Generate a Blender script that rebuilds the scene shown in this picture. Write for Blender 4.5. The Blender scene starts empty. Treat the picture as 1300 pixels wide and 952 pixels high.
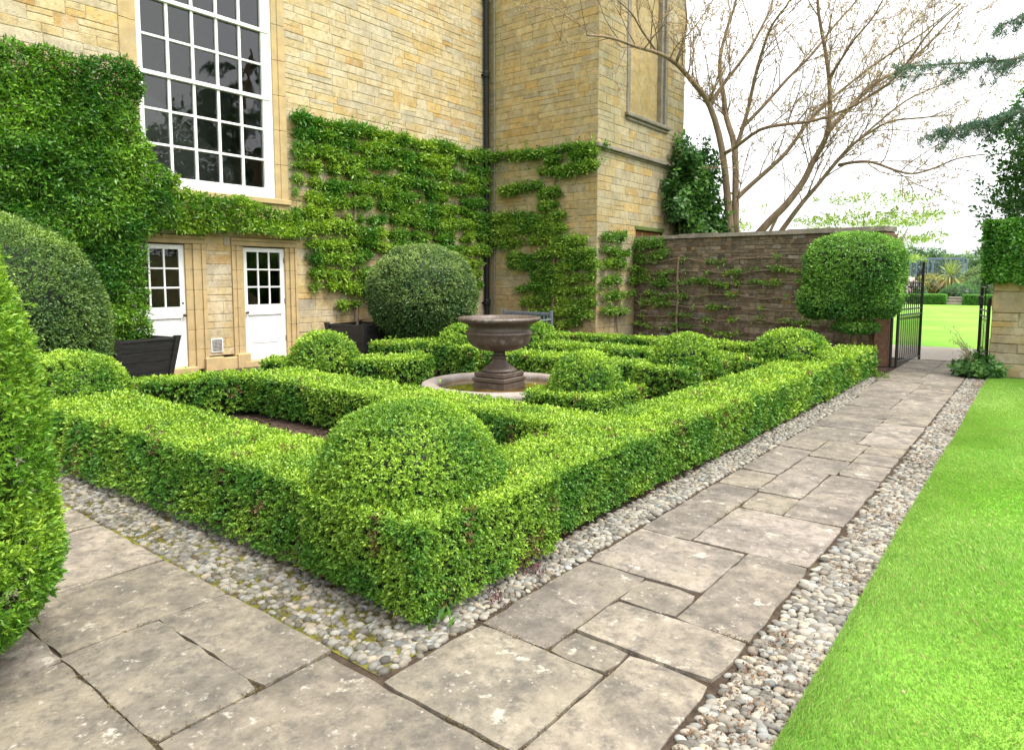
import bpy, math, random
import numpy as np
RNG = np.random.default_rng(7)
random.seed(7)
C = bpy.context.scene.collection
EYE = np.array([0.0, 0.0, 1.55])
R = math.radians

# ------------------------------------------------------------------ materials
def new_mat(name):
    m = bpy.data.materials.new(name); m.use_nodes = True
    nt = m.node_tree; nt.nodes.clear()
    out = nt.nodes.new('ShaderNodeOutputMaterial')
    return m, nt, out
def nd(nt, typ, **kw):
    n = nt.nodes.new(typ)
    for k, v in kw.items():
        if k.startswith('i_'):
            n.inputs[k[2:].replace('_', ' ')].default_value = v
        else: setattr(n, k, v)
    return n
def leaf_mat(name, trans=0.3, rough=0.45, spec=0.4):
    m, nt, out = new_mat(name)
    a = nd(nt, 'ShaderNodeAttribute', attribute_name='Col')
    p = nd(nt, 'ShaderNodeBsdfPrincipled'); p.inputs['Roughness'].default_value = rough
    p.inputs['Specular IOR Level'].default_value = spec
    t = nd(nt, 'ShaderNodeBsdfTranslucent')
    mx = nd(nt, 'ShaderNodeMixShader'); mx.inputs[0].default_value = trans
    nt.links.new(a.outputs['Color'], p.inputs['Base Color'])
    hs = nd(nt, 'ShaderNodeHueSaturation'); hs.inputs['Value'].default_value = 1.3
    hs.inputs['Saturation'].default_value = 1.1
    nt.links.new(a.outputs['Color'], hs.inputs['Color']); nt.links.new(hs.outputs[0], t.inputs['Color'])
    nt.links.new(p.outputs[0], mx.inputs[1]); nt.links.new(t.outputs[0], mx.inputs[2])
    nt.links.new(mx.outputs[0], out.inputs[0])
    return m
def solid_mat(name, col, rough=0.6, spec=0.4, nscale=8, namt=0.25, bump=0.0, bscale=60, attr=False, metal=0.0, stain=None, stain_scale=1.5, stain_lo=.55, stain_hi=.7, streak=None, band=None):
    """base colour (or the mesh's own Col) varied by noise; optional second noise stain"""
    m, nt, out = new_mat(name)
    p = nd(nt, 'ShaderNodeBsdfPrincipled'); p.inputs['Roughness'].default_value = rough
    p.inputs['Specular IOR Level'].default_value = spec; p.inputs['Metallic'].default_value = metal
    tc = nd(nt, 'ShaderNodeTexCoord')
    n = nd(nt, 'ShaderNodeTexNoise'); n.inputs['Scale'].default_value = nscale; n.inputs['Detail'].default_value = 6
    n.inputs['Roughness'].default_value = .65
    vec = tc.outputs['Object']
    if streak:
        mp = nd(nt, 'ShaderNodeMapping'); mp.inputs['Scale'].default_value = streak
        nt.links.new(vec, mp.inputs[0]); vec = mp.outputs[0]
    nt.links.new(vec, n.inputs['Vector'])
    mr = nd(nt, 'ShaderNodeMapRange'); mr.inputs['From Min'].default_value = .25; mr.inputs['From Max'].default_value = .75
    mr.inputs['To Min'].default_value = 1 - namt; mr.inputs['To Max'].default_value = 1 + namt
    nt.links.new(n.outputs['Fac'], mr.inputs['Value'])
    mul = nd(nt, 'ShaderNodeMix', data_type='RGBA', blend_type='MULTIPLY'); mul.inputs[0].default_value = 1
    if attr:
        a = nd(nt, 'ShaderNodeAttribute', attribute_name='Col'); nt.links.new(a.outputs['Color'], mul.inputs[6])
    else: mul.inputs[6].default_value = (*col, 1)
    nt.links.new(mr.outputs[0], mul.inputs[7])
    cur = mul.outputs[2]
    for k, st in enumerate(stain or []):
        scol, ssc, lo, hi, amt = st
        n2 = nd(nt, 'ShaderNodeTexNoise'); n2.inputs['Scale'].default_value = ssc; n2.inputs['Detail'].default_value = 7
        n2.inputs['Roughness'].default_value = .7
        o = nd(nt, 'ShaderNodeVectorMath', operation='ADD'); o.inputs[1].default_value = (7.3*k+3, 2.1*k, 5.7*k)
        nt.links.new(tc.outputs['Object'], o.inputs[0]); nt.links.new(o.outputs[0], n2.inputs['Vector'])
        r2 = nd(nt, 'ShaderNodeMapRange'); r2.inputs['From Min'].default_value = lo; r2.inputs['From Max'].default_value = hi
        r2.inputs['To Max'].default_value = amt
        nt.links.new(n2.outputs['Fac'], r2.inputs['Value'])
        mx = nd(nt, 'ShaderNodeMix', data_type='RGBA'); nt.links.new(r2.outputs[0], mx.inputs[0])
        nt.links.new(cur, mx.inputs[6]); mx.inputs[7].default_value = (*scol, 1)
        cur = mx.outputs[2]
    if band:                       # algae growing up a damp corner
        axis, pos, wd, bcol, amt = band
        sx = nd(nt, 'ShaderNodeSeparateXYZ'); nt.links.new(tc.outputs['Object'], sx.inputs[0])
        d = nd(nt, 'ShaderNodeMath', operation='SUBTRACT'); nt.links.new(sx.outputs[axis], d.inputs[0]); d.inputs[1].default_value = pos
        ab = nd(nt, 'ShaderNodeMath', operation='ABSOLUTE'); nt.links.new(d.outputs[0], ab.inputs[0])
        nb_ = nd(nt, 'ShaderNodeTexNoise'); nb_.inputs['Scale'].default_value = 1.6; nb_.inputs['Detail'].default_value = 6; nt.links.new(tc.outputs['Object'], nb_.inputs['Vector'])
        ad = nd(nt, 'ShaderNodeMath', operation='MULTIPLY_ADD'); nt.links.new(nb_.outputs['Fac'], ad.inputs[0]); ad.inputs[1].default_value = wd*1.6; nt.links.new(ab.outputs[0], ad.inputs[2])
        rr = nd(nt, 'ShaderNodeMapRange'); rr.inputs['From Min'].default_value = wd*.6; rr.inputs['From Max'].default_value = wd*1.7; rr.inputs['To Min'].default_value = amt; rr.inputs['To Max'].default_value = 0
        nt.links.new(ad.outputs[0], rr.inputs['Value'])
        mx = nd(nt, 'ShaderNodeMix', data_type='RGBA'); nt.links.new(rr.outputs[0], mx.inputs[0]); nt.links.new(cur, mx.inputs[6]); mx.inputs[7].default_value = (*bcol, 1); cur = mx.outputs[2]
    nt.links.new(cur, p.inputs['Base Color'])
    if bump:
        b = nd(nt, 'ShaderNodeBump'); b.inputs['Strength'].default_value = bump; b.inputs['Distance'].default_value = .01
        n3 = nd(nt, 'ShaderNodeTexNoise'); n3.inputs['Scale'].default_value = bscale; n3.inputs['Detail'].default_value = 5
        nt.links.new(tc.outputs['Object'], n3.inputs['Vector'])
        nt.links.new(n3.outputs['Fac'], b.inputs['Height']); nt.links.new(b.outputs[0], p.inputs['Normal'])
    nt.links.new(p.outputs[0], out.inputs[0])
    return m
M = {}
M['leaf'] = leaf_mat('box_leaf', .2, .45, .35)
M['gloss_leaf'] = leaf_mat('glossy_leaf', .26, .4, .4)
M['thin_leaf'] = leaf_mat('thin_leaf', .4, .5, .3)
M['grass'] = leaf_mat('grass_blade', .3, .55, .25)
M['bark'] = solid_mat('bark', (.23, .165, .11), .85, .2, 9, .45, .6, 40, streak=(1, 1, .3), stain=[((.16, .17, .07), 2.5, .5, .7, .6)])
M['stone'] = solid_mat('limestone', (1, 1, 1), .9, .15, 7, .22, .7, 45, attr=True,
    stain=[((.36, .32, .24), .7, .48, .68, .6), ((.60, .52, .37), 2.6, .46, .66, .7), ((.24, .20, .13), 13, .5, .66, .65), ((.52, .34, .10), 1.6, .56, .7, .5)], band=('Y', 7.25, .42, (.19, .18, .09), .75))
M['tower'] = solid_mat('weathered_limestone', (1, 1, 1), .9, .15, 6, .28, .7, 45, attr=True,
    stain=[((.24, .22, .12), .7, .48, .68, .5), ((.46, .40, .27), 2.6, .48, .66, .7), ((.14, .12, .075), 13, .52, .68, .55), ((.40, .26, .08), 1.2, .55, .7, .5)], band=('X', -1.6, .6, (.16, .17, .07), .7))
M['dark_stone'] = solid_mat('dark_walling', (1, 1, 1), .95, .1, 9, .4, .9, 35, attr=True,
    stain=[((.06, .048, .034), 1.3, .48, .66, .6), ((.24, .20, .15), 2.2, .53, .68, .5), ((.33, .31, .26), 11, .60, .70, .7)])
M['trim'] = solid_mat('dressed_stone', (.46, .34, .17), .85, .2, 5, .2, .4, 50, stain=[((.36, .31, .21), 2, .5, .7, .5)])
M['coping'] = solid_mat('coping_stone', (.24, .21, .165), .9, .2, 6, .3, .6, 40, stain=[((.36, .36, .32), 7, .55, .68, .7), ((.11, .1, .07), 2, .5, .7, .6)])
M['slab'] = solid_mat('flagstone', (1, 1, 1), .8, .25, 9, .45, .9, 38, attr=True,
    stain=[((.085, .075, .063), 2.6, .44, .64, .75), ((.26, .225, .16), 1.7, .5, .64, .5), ((.075, .068, .06), 14, .5, .66, .7), ((.45, .41, .33), 5.5, .60, .66, .75), ((.42, .39, .33), 23, .60, .67, .6), ((.06, .055, .048), 48, .60, .68, .55)])
M['pebble'] = solid_mat('cobble', (1, 1, 1), .7, .3, 30, .25, .2, 90, attr=True)
M['joint'] = solid_mat('joint_soil', (.055, .040, .028), .95, .1, 25, .5, .6, 80, stain=[((.09, .072, .028), 5, .55, .65, .7)])
M['moss_joint'] = solid_mat('mossy_bed', (.085, .066, .045), .95, .1, 25, .5, .8, 80, stain=[((.15, .145, .02), 6, .42, .52, .95)])
M['soil'] = solid_mat('bed_soil', (.075, .05, .038), .95, .1, 18, .6, 1.0, 60)
M['turf'] = solid_mat('turf', (.14, .34, .03), .9, .15, 1.2, .3, .8, 60, stain=[((.24, .38, .06), .3, .42, .62, .8), ((.10, .27, .03), 2.5, .5, .66, .5)])
M['ground'] = solid_mat('ground', (.07, .15, .03), .95, .1, .3, .3)
M['white'] = solid_mat('white_paint', (.78, .78, .75), .4, .4, 3, .05, stain=[((.5, .48, .42), 4, .58, .75, .5)])
M['black_wood'] = solid_mat('black_stained_wood', (.022, .023, .022), .45, .4, 6, .5, .5, 50, streak=(1, 1, 5), stain=[((.09, .095, .10), 7, .6, .72, .6)])
M['iron'] = solid_mat('black_iron', (.014, .014, .015), .45, .4, 20, .3)
M['pipe'] = solid_mat('cast_iron_pipe', (.009, .009, .010), .5, .3, 20, .3)
M['brass'] = solid_mat('aged_brass', (.12, .07, .03), .35, .5, 30, .3, metal=.8)
M['dark'] = solid_mat('dark_room', (.05, .045, .04), .9, .1, 3, .2)
M['plaster'] = solid_mat('room_plaster', (.30, .29, .27), .9, .1, 3, .1)
M['room_wood'] = solid_mat('brown_wood', (.20, .07, .03), .5, .4, 6, .3)
M['urn'] = solid_mat('weathered_urn_stone', (.088, .064, .05), .42, .5, 8, .45, .5, 50, stain=[((.30, .27, .24), 5, .55, .68, .7), ((.05, .035, .022), 2.5, .5, .66, .7)])
M['basin'] = solid_mat('basin_stone', (.29, .25, .22), .8, .3, 7, .3, .5, 60, stain=[((.16, .08, .05), 3.5, .52, .68, .7), ((.5, .46, .42), 9, .6, .7, .5)])
M['blue_wood'] = solid_mat('grey_blue_wood', (.15, .17, .20), .7, .3, 8, .25)
M['hill'] = solid_mat('hill', (.10, .15, .09), 1, 0, .01, .3)
M['brick'] = solid_mat('red_brown_brick', (.20, .115, .075), .9, .1, 14, .4, .6, 60, stain=[((.28, .24, .2), 8, .55, .68, .6)])
M['gravel'] = solid_mat('pale_gravel', (.36, .32, .27), .95, .1, 40, .35, .6, 90)
M['mesh_blue'] = solid_mat('blue_grey_steel', (.16, .22, .28), .6, .3, 5, .1)
M['green_stone'] = solid_mat('mossy_lintel', (.12, .15, .05), .95, .1, 6, .4)
def water_mat():
    m, nt, out = new_mat('brown_water')
    p = nd(nt, 'ShaderNodeBsdfPrincipled'); p.inputs['Roughness'].default_value = .04
    tc = nd(nt, 'ShaderNodeTexCoord'); n = nd(nt, 'ShaderNodeTexNoise'); n.inputs['Scale'].default_value = 4; n.inputs['Detail'].default_value = 5
    cr = nd(nt, 'ShaderNodeValToRGB'); cr.color_ramp.elements[0].color = (.03, .022, .004, 1); cr.color_ramp.elements[1].color = (.16, .085, .012, 1)
    cr.color_ramp.elements[0].position = .35; cr.color_ramp.elements[1].position = .65
    nt.links.new(tc.outputs['Object'], n.inputs['Vector']); nt.links.new(n.outputs['Fac'], cr.inputs[0]); nt.links.new(cr.outputs[0], p.inputs['Base Color'])
    n2 = nd(nt, 'ShaderNodeTexNoise'); n2.inputs['Scale'].default_value = 14
    b = nd(nt, 'ShaderNodeBump'); b.inputs['Strength'].default_value = .08; b.inputs['Distance'].default_value = .02
    nt.links.new(tc.outputs['Object'], n2.inputs['Vector']); nt.links.new(n2.outputs['Fac'], b.inputs['Height']); nt.links.new(b.outputs[0], p.inputs['Normal'])
    nt.links.new(p.outputs[0], out.inputs[0]); return m
M['water'] = water_mat()
def glass_mat():
    m, nt, out = new_mat('window_glass')
    g = nd(nt, 'ShaderNodeBsdfGlossy'); g.inputs['Roughness'].default_value = .015
    t = nd(nt, 'ShaderNodeBsdfTransparent'); t.inputs['Color'].default_value = (.78, .82, .82, 1)
    f = nd(nt, 'ShaderNodeFresnel'); f.inputs['IOR'].default_value = 1.85
    tc = nd(nt, 'ShaderNodeTexCoord'); n = nd(nt, 'ShaderNodeTexNoise'); n.inputs['Scale'].default_value = 2.2
    b = nd(nt, 'ShaderNodeBump'); b.inputs['Strength'].default_value = .06; b.inputs['Distance'].default_value = .05
    nt.links.new(tc.outputs['Object'], n.inputs['Vector']); nt.links.new(n.outputs['Fac'], b.inputs['Height']); nt.links.new(b.outputs[0], g.inputs['Normal'])
    mx = nd(nt, 'ShaderNodeMixShader'); nt.links.new(f.outputs[0], mx.inputs[0]); nt.links.new(t.outputs[0], mx.inputs[1]); nt.links.new(g.outputs[0], mx.inputs[2])
    nt.links.new(mx.outputs[0], out.inputs[0]); return m
M['glass'] = glass_mat()

# ------------------------------------------------------------------ objects
def tag(o, label=None, cat=None, group=None, kind=None):
    if label: o['label'] = label
    if cat: o['category'] = cat
    if group: o['group'] = group
    if kind: o['kind'] = kind
    return o
def empty(name, loc, label, cat, group=None):
    o = bpy.data.objects.new(name, None); C.objects.link(o); o.location = loc; o.empty_display_size = .1
    return tag(o, label, cat, group)
def link(name, me, mat, parent=None):
    o = bpy.data.objects.new(name, me); C.objects.link(o)
    me.materials.append(M[mat] if isinstance(mat, str) else mat)
    if parent is not None:
        off = np.array(parent.location)
        p = parent.parent
        while p is not None: off = off + np.array(p.location); p = p.parent
        if np.abs(off).max() > 1e-9:
            me.transform(__import__('mathutils').Matrix.Translation(-off))
        o.parent = parent
    return o
class Geo:
    """plain mesh builder in world coordinates, with a colour per vertex"""
    def __init__(s): s.v = []; s.f = []; s.c = []
    def add(s, vs, fs, col=(1, 1, 1)):
        b = len(s.v); s.v += [tuple(map(float, x)) for x in vs]; s.f += [tuple(b + i for i in f) for f in fs]
        s.c += [col] * len(vs); return s
    def box(s, x0, x1, y0, y1, z0, z1, col=(1, 1, 1), bev=0.0, taper=None):
        if bev <= 0:
            vs = [(x0, y0, z0), (x1, y0, z0), (x1, y1, z0), (x0, y1, z0), (x0, y0, z1), (x1, y0, z1), (x1, y1, z1), (x0, y1, z1)]
            return s.add(vs, [(0, 3, 2, 1), (4, 5, 6, 7), (0, 1, 5, 4), (1, 2, 6, 5), (2, 3, 7, 6), (3, 0, 4, 7)], col)
        b = min(bev, (x1-x0)*.45, (y1-y0)*.45, (z1-z0)*.45)
        vs = []
        for z, i in ((z0, b), (z0+b, 0), (z1-b, 0), (z1, b)):
            vs += [(x0+i, y0+b*(i == 0)*0+i, z), (x1-i, y0+i, z), (x1-i, y1-i, z), (x0+i, y1-i, z)]
        fs = [(3, 2, 1, 0), (12, 13, 14, 15)]
        for k in range(3):
            for j in range(4):
                a = 4*k+j; d = 4*k+(j+1) % 4; fs.append((a, d, d+4, a+4))
        return s.add(vs, fs, col)
    def hexa(s, bottom, top, col=(1, 1, 1)):
        return s.add(list(bottom)+list(top), [(3, 2, 1, 0), (4, 5, 6, 7), (0, 1, 5, 4), (1, 2, 6, 5), (2, 3, 7, 6), (3, 0, 4, 7)], col)
    def tube(s, pts, rads, n=8, col=(1, 1, 1), cap=True):
        pts = np.array(pts, float); k = len(pts)
        if np.isscalar(rads): rads = [rads]*k
        vs = []; u = None
        for i in range(k):
            t = pts[min(i+1, k-1)] - pts[max(i-1, 0)]; t /= np.linalg.norm(t)+1e-12
            if u is None:
                u = np.cross(t, (0, 0, 1) if abs(t[2]) < .9 else (1, 0, 0))
            u = u - t*np.dot(u, t); u /= np.linalg.norm(u)+1e-12; w = np.cross(t, u)
            for j in range(n):
                a = 2*math.pi*j/n; vs.append(pts[i]+rads[i]*(math.cos(a)*u+math.sin(a)*w))
        fs = []
        for i in range(k-1):
            for j in range(n):
                a = i*n+j; b = i*n+(j+1) % n; fs.append((a, b, b+n, a+n))
        if cap: fs.append(tuple(range(n))[::-1]); fs.append(tuple(range((k-1)*n, k*n)))
        return s.add(vs, fs, col)
    def lathe(s, prof, c, n=40, col=(1, 1, 1), wob=None):
        vs = []; k = len(prof)
        for r, z in prof:
            for j in range(n):
                a = 2*math.pi*j/n
                rr = r*(1+(wob(a, z) if wob else 0)); vs.append((c[0]+rr*math.cos(a), c[1]+rr*math.sin(a), z))
        fs = []
        for i in range(k-1):
            for j in range(n):
                a = i*n+j; b = i*n+(j+1) % n; fs.append((a, b, b+n, a+n))
        fs.append(tuple(range(n))[::-1]); fs.append(tuple(range((k-1)*n, k*n)))
        return s.add(vs, fs, col)
    def build(s, name, mat, parent=None, smooth=False, col=False):
        me = bpy.data.meshes.new(name); me.from_pydata(s.v, [], s.f); me.update()
        if col:
            a = me.color_attributes.new('Col', 'FLOAT_COLOR', 'POINT')
            cc = np.ones((len(s.v), 4), np.float32); cc[:, :3] = np.array(s.c, np.float32); a.data.foreach_set('color', cc.ravel())
        if smooth: me.polygons.foreach_set('use_smooth', [True]*len(me.polygons))
        return link(name, me, mat, parent)
def quad_mesh(name, V, Ccol, mat, parent=None):
    """V (n,4,3) loose quads, Ccol (n,3) or (n,4,3)"""
    V = np.asarray(V, np.float32); n = len(V)
    if Ccol.ndim == 2: Ccol = np.repeat(Ccol[:, None, :], 4, 1)
    me = bpy.data.meshes.new(name)
    me.vertices.add(n*4); me.vertices.foreach_set('co', V.ravel())
    me.loops.add(n*4); me.loops.foreach_set('vertex_index', np.arange(n*4, dtype=np.int32))
    me.polygons.add(n); me.polygons.foreach_set('loop_start', np.arange(0, n*4, 4, dtype=np.int32))
    me.polygons.foreach_set('loop_total', np.full(n, 4, np.int32))
    me.update(calc_edges=True)
    a = me.color_attributes.new('Col', 'FLOAT_COLOR', 'POINT')
    cc = np.ones((n*4, 4), np.float32); cc[:, :3] = np.clip(Ccol.reshape(-1, 3), .004, .95); a.data.foreach_set('color', cc.ravel())
    return link(name, me, mat, parent)

# ------------------------------------------------------------------ foliage
def norm(a): return a/(np.linalg.norm(a, axis=-1, keepdims=True)+1e-9)
def noise3(P, scale, seed=0):
    Q = np.asarray(P)*scale + seed*17.31; I = np.floor(Q).astype(np.int64); F = Q-I; F = F*F*(3-2*F)
    def h(i, j, k):
        n = (i*374761393 + j*668265263 + k*2147483647 + seed*1013) & 0xffffffff
        n = ((n ^ (n >> 13))*1274126177) & 0xffffffff
        return ((n ^ (n >> 16)) & 0xffff)/65535.0
    r = 0
    for a in (0, 1):
        for b in (0, 1):
            for c in (0, 1):
                w = (F[:, 0] if a else 1-F[:, 0])*(F[:, 1] if b else 1-F[:, 1])*(F[:, 2] if c else 1-F[:, 2])
                r = r + w*h(I[:, 0]+a, I[:, 1]+b, I[:, 2]+c)
    return r
def leaves(P, A, L, new, old, K=6, spread=(.6, 1.25), ratio=.5, stem=1.5, leaf_tone=None, jit=.35, up=.1, rng=RNG, fold=.12):
    """sprigs: K leaves round each shoot P along axis A; L leaf length per shoot; colours between old and new leaf"""
    n = len(P); L = np.broadcast_to(np.asarray(L, float), (n,))
    A = norm(A + rng.normal(0, jit, (n, 3)) + np.array([0, 0, up]))
    t = norm(np.cross(A, rng.normal(0, 1, (n, 3)))); b = np.cross(A, t)
    k = np.arange(K)
    phi = (k*2.4)[None, :] + rng.uniform(0, 6.28, (n, 1)) + rng.normal(0, .3, (n, K))
    s = (k+.5)/K
    ang = spread[1] + (spread[0]-spread[1])*s[None, :] + rng.normal(0, .18, (n, K))
    d = A[:, None]*np.cos(ang)[..., None] + (t[:, None]*np.cos(phi)[..., None] + b[:, None]*np.sin(phi)[..., None])*np.sin(ang)[..., None]
    base = P[:, None] + A[:, None]*((s[None, :]-.7)*stem*L[:, None])[..., None]
    ll = L[:, None]*rng.uniform(.7, 1.2, (n, K))
    side = norm(np.cross(d, A[:, None] + rng.normal(0, .25, (n, K, 3)))); upv = np.cross(side, d)
    w = ll*ratio*.5; m = base + d*(ll*.48)[..., None] + upv*(ll*fold)[..., None]
    V = np.stack([base, m+side*w[..., None], base+d*ll[..., None], m-side*w[..., None]], 2).reshape(-1, 4, 3)
    if leaf_tone is None: leaf_tone = rng.uniform(0, 1, n)
    f = np.clip(leaf_tone[:, None]*(.35+.75*s[None, :]) + rng.normal(0, .09, (n, K)), 0, 1)[..., None]
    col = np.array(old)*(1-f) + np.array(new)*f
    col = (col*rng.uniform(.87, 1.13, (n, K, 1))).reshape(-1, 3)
    return V, col
def lod(P, near=.024, slope=.0036, cap=.046):
    return np.clip(np.linalg.norm(P-EYE, axis=1)*slope + .006, near, cap)
def thin(P, N, L, L0, rng=RNG):
    keep = rng.uniform(0, 1, len(P)) < (L0/L)**2
    return P[keep], N[keep], L[keep]
def tri_area(a, b, c): return .5*np.linalg.norm(np.cross(b-a, c-a))
def sample_quad(q, n, rng=RNG):
    q = [np.array(x, float) for x in q]; a1 = tri_area(q[0], q[1], q[2]); a2 = tri_area(q[0], q[2], q[3])
    u = rng.uniform(0, 1, (n, 2)); fl = u.sum(1) > 1; u[fl] = 1-u[fl]
    first = rng.uniform(0, 1, n) < a1/(a1+a2)
    A = q[0]; B = np.where(first[:, None], q[1], q[2]); D = np.where(first[:, None], q[2], q[3])
    return A + (B-A)*u[:, :1] + (D-A)*u[:, 1:]
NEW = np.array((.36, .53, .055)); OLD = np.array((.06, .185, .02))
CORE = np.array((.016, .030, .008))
def rough_up(P, N, a1=.02, a2=.012, seed=1):
    return P + N*((noise3(P, 2.6, seed)-.5)*2*a1 + (noise3(P, 8, seed+3)-.5)*2*a2)[:, None]
def box_hedge(poly, h, z0=0.0, cover=7.5, rnd=.032, new=NEW, old=OLD, near=.019, seed=1, K=6, freshbias=0.0, batter=(0, 0, 0, 0)):
    """clipped hedge over a four-sided footprint (counter-clockwise): returns quads, colours"""
    rng = np.random.default_rng(seed+100)
    p = np.array(poly, float); p3 = lambda z: np.c_[p, np.full(4, z)]
    cen = np.array([*p.mean(0), h*.6]); dmin = max(1.0, np.linalg.norm(p3(h)-EYE, axis=1).min())
    L0 = float(np.clip(dmin*.0036+.006, near, .046)); dens = cover/(L0*L0)/K
    Ps, Ns = [], []
    en = []
    for i in range(4):
        e = p[(i+1) % 4]-p[i]; en.append(np.array([e[1], -e[0]])/np.linalg.norm(e))
    for i in range(4):
        a, b = p[i], p[(i+1) % 4]; n = int(np.linalg.norm(b-a)*h*dens)
        u = rng.uniform(0, 1, n); z = z0 + .035 + (h-z0-.035)*rng.uniform(0, 1, n)**.9
        P = np.c_[a+(b-a)*u[:, None], z]; nn = np.array([*en[i], 0.0]); N = np.tile(nn, (n, 1))
        t = np.clip((z-(h-rnd))/rnd, 0, 1); P -= nn*(rnd*(1-np.sqrt(1-t*t*.95)))[:, None]
        N = norm(N + np.array([0, 0, 1])*(t*t)[:, None])
        low = np.clip((.13-(z-z0))/.13, 0, 1); P -= nn*(low*low*.06)[:, None]; P += nn*(batter[i]*np.clip(1-(z-z0)/(h-z0), 0, 1))[:, None]
        # vertical corners
        for q in (u*np.linalg.norm(b-a), (1-u)*np.linalg.norm(b-a)):
            c = np.clip((rnd-q)/rnd, 0, 1); P -= nn*(c*c*rnd*.5)[:, None]
        Ps.append(P); Ns.append(N)
    area = tri_area(*p3(h)[:3]) + tri_area(*p3(h)[[0, 2, 3]]); n = int(area*dens*1.1)
    P = sample_quad(p3(h), n, rng); N = np.tile(np.array([0, 0, 1.0]), (n, 1))
    for i in range(4):
        d = (p[i]-P[:, :2])@en[i]; t = np.clip((rnd-d)/rnd, 0, 1)
        P[:, 2] -= rnd*(1-np.sqrt(1-t*t*.95)); N = N + np.array([*en[i], 0])*(t*t)[:, None]
    Ps.append(P); Ns.append(norm(N))
    P = np.vstack(Ps); N = np.vstack(Ns); L = lod(P, near); P, N, L = thin(P, N, L, L0, rng)
    P = rough_up(P, N, .013, .009, seed); P = P - N*(rng.uniform(0, 1, len(P))**1.6*.045)[:, None] + N*(L*.2)[:, None]
    P = P + N*(L*rng.exponential(.6, len(P))*(rng.uniform(0, 1, len(P)) < .03))[:, None]
    leaf_tone = np.clip((noise3(P, 5, seed+9)-.5)*1.0 + .24 + freshbias + .50*N[:, 2] + rng.normal(0, .12, len(P)), 0, 1)  # leaf colour: new growth on top, also made paler than sides to imitate overhead light
    V, col = leaves(P, N, L, new, old, K, leaf_tone=leaf_tone, rng=rng)
    dead = np.repeat((noise3(P, 7, seed+20) > .82) & (rng.uniform(0, 1, len(P)) < .45), K)
    col[dead] = np.array((.17, .12, .045))*rng.uniform(.6, 1.2, (dead.sum(), 1))
    # twiggy body
    off = np.array([p[i] - (en[i]+en[i-1])*.055 for i in range(4)])
    off2 = np.array([p[i] - (en[i]+en[i-1])*.11 for i in range(4)])
    b = np.c_[off2, np.full(4, z0-.02)]; t = np.c_[off, np.full(4, h-.05)]
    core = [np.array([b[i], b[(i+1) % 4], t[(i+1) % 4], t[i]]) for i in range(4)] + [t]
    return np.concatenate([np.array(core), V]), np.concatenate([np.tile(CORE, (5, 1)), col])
def ellipsoid(c, r, cover=9.0, zmin=-.05, pw=2.0, new=NEW, old=OLD, near=.017, seed=1, K=6, ratio=.5, slope=.0036, lmul=1.0, rough=(.012, .009), freshbias=0., spread=(.6, 1.25), taper=0.0, jit=.35):
    """clipped dome or ball (superellipsoid when pw > 2)"""
    rng = np.random.default_rng(seed+300); c = np.array(c, float); r = np.array(r, float)
    d = max(1.0, np.linalg.norm(c-EYE)-r.max()); L0 = float(np.clip(d*slope+.006, near, .06))*lmul
    area = 4*math.pi*((r[0]*r[1])**1.6/3+(r[0]*r[2])**1.6/3+(r[1]*r[2])**1.6/3)**(1/1.6)*(1.0 if pw == 2 else 1.25)
    n = int(area*cover/(L0*L0)/K); D = norm(rng.normal(0, 1, (n, 3)))
    s = (np.abs(D)**pw).sum(1)**(-1/pw); S = D*s[:, None]
    S = S[S[:, 2] > zmin]; N = norm(np.sign(S)*np.abs(S)**(pw-1)/r)
    k = 1+taper*S[:, 2:3]
    P = c + S*r*np.c_[k, k, np.ones(len(S))]; L = np.full(len(P), L0)
    P = rough_up(P, N, rough[0], rough[1], seed); P = P - N*(rng.uniform(0, 1, len(P))**1.6*.05)[:, None]
    P = P + N*(L*rng.exponential(.6, len(P))*(rng.uniform(0, 1, len(P)) < .03))[:, None]
    leaf_tone = np.clip((noise3(P, 4.5, seed+9)-.5)*1.0 + .30 + freshbias + .38*N[:, 2] + rng.normal(0, .12, len(P)), 0, 1)  # dome tops coloured paler than flanks, for new growth and painted overhead light
    V, col = leaves(P, N, L, new, old, K, leaf_tone=leaf_tone, rng=rng, ratio=ratio, spread=spread, jit=jit)
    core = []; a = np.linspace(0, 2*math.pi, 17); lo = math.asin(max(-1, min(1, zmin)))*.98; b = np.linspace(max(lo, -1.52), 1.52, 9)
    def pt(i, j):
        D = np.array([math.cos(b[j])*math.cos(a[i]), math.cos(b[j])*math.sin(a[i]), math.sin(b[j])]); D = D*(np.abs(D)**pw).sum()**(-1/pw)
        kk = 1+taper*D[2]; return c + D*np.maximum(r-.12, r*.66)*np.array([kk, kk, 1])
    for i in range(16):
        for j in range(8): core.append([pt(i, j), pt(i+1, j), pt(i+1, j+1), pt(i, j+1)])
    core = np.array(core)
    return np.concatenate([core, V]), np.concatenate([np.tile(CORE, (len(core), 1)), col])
def join(*parts): return np.concatenate([p[0] for p in parts]), np.concatenate([p[1] for p in parts])
# ------------------------------------------------------------------ ground, paths, lawn
def struct(o): o['kind'] = 'structure'; return o
g = Geo(); g.add([(-900, -400, -.06), (900, -400, -.06), (900, 1400, -.06), (-900, 1400, -.06)], [(0, 1, 2, 3)])
struct(g.build('ground', 'ground'))
g = Geo(); g.add([(-11.3, 2.13, -.03), (-2.2, 2.13, -.03), (-2.2, 15.0, -.03), (-11.3, 15.0, -.03)], [(0, 1, 2, 3)])
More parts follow.
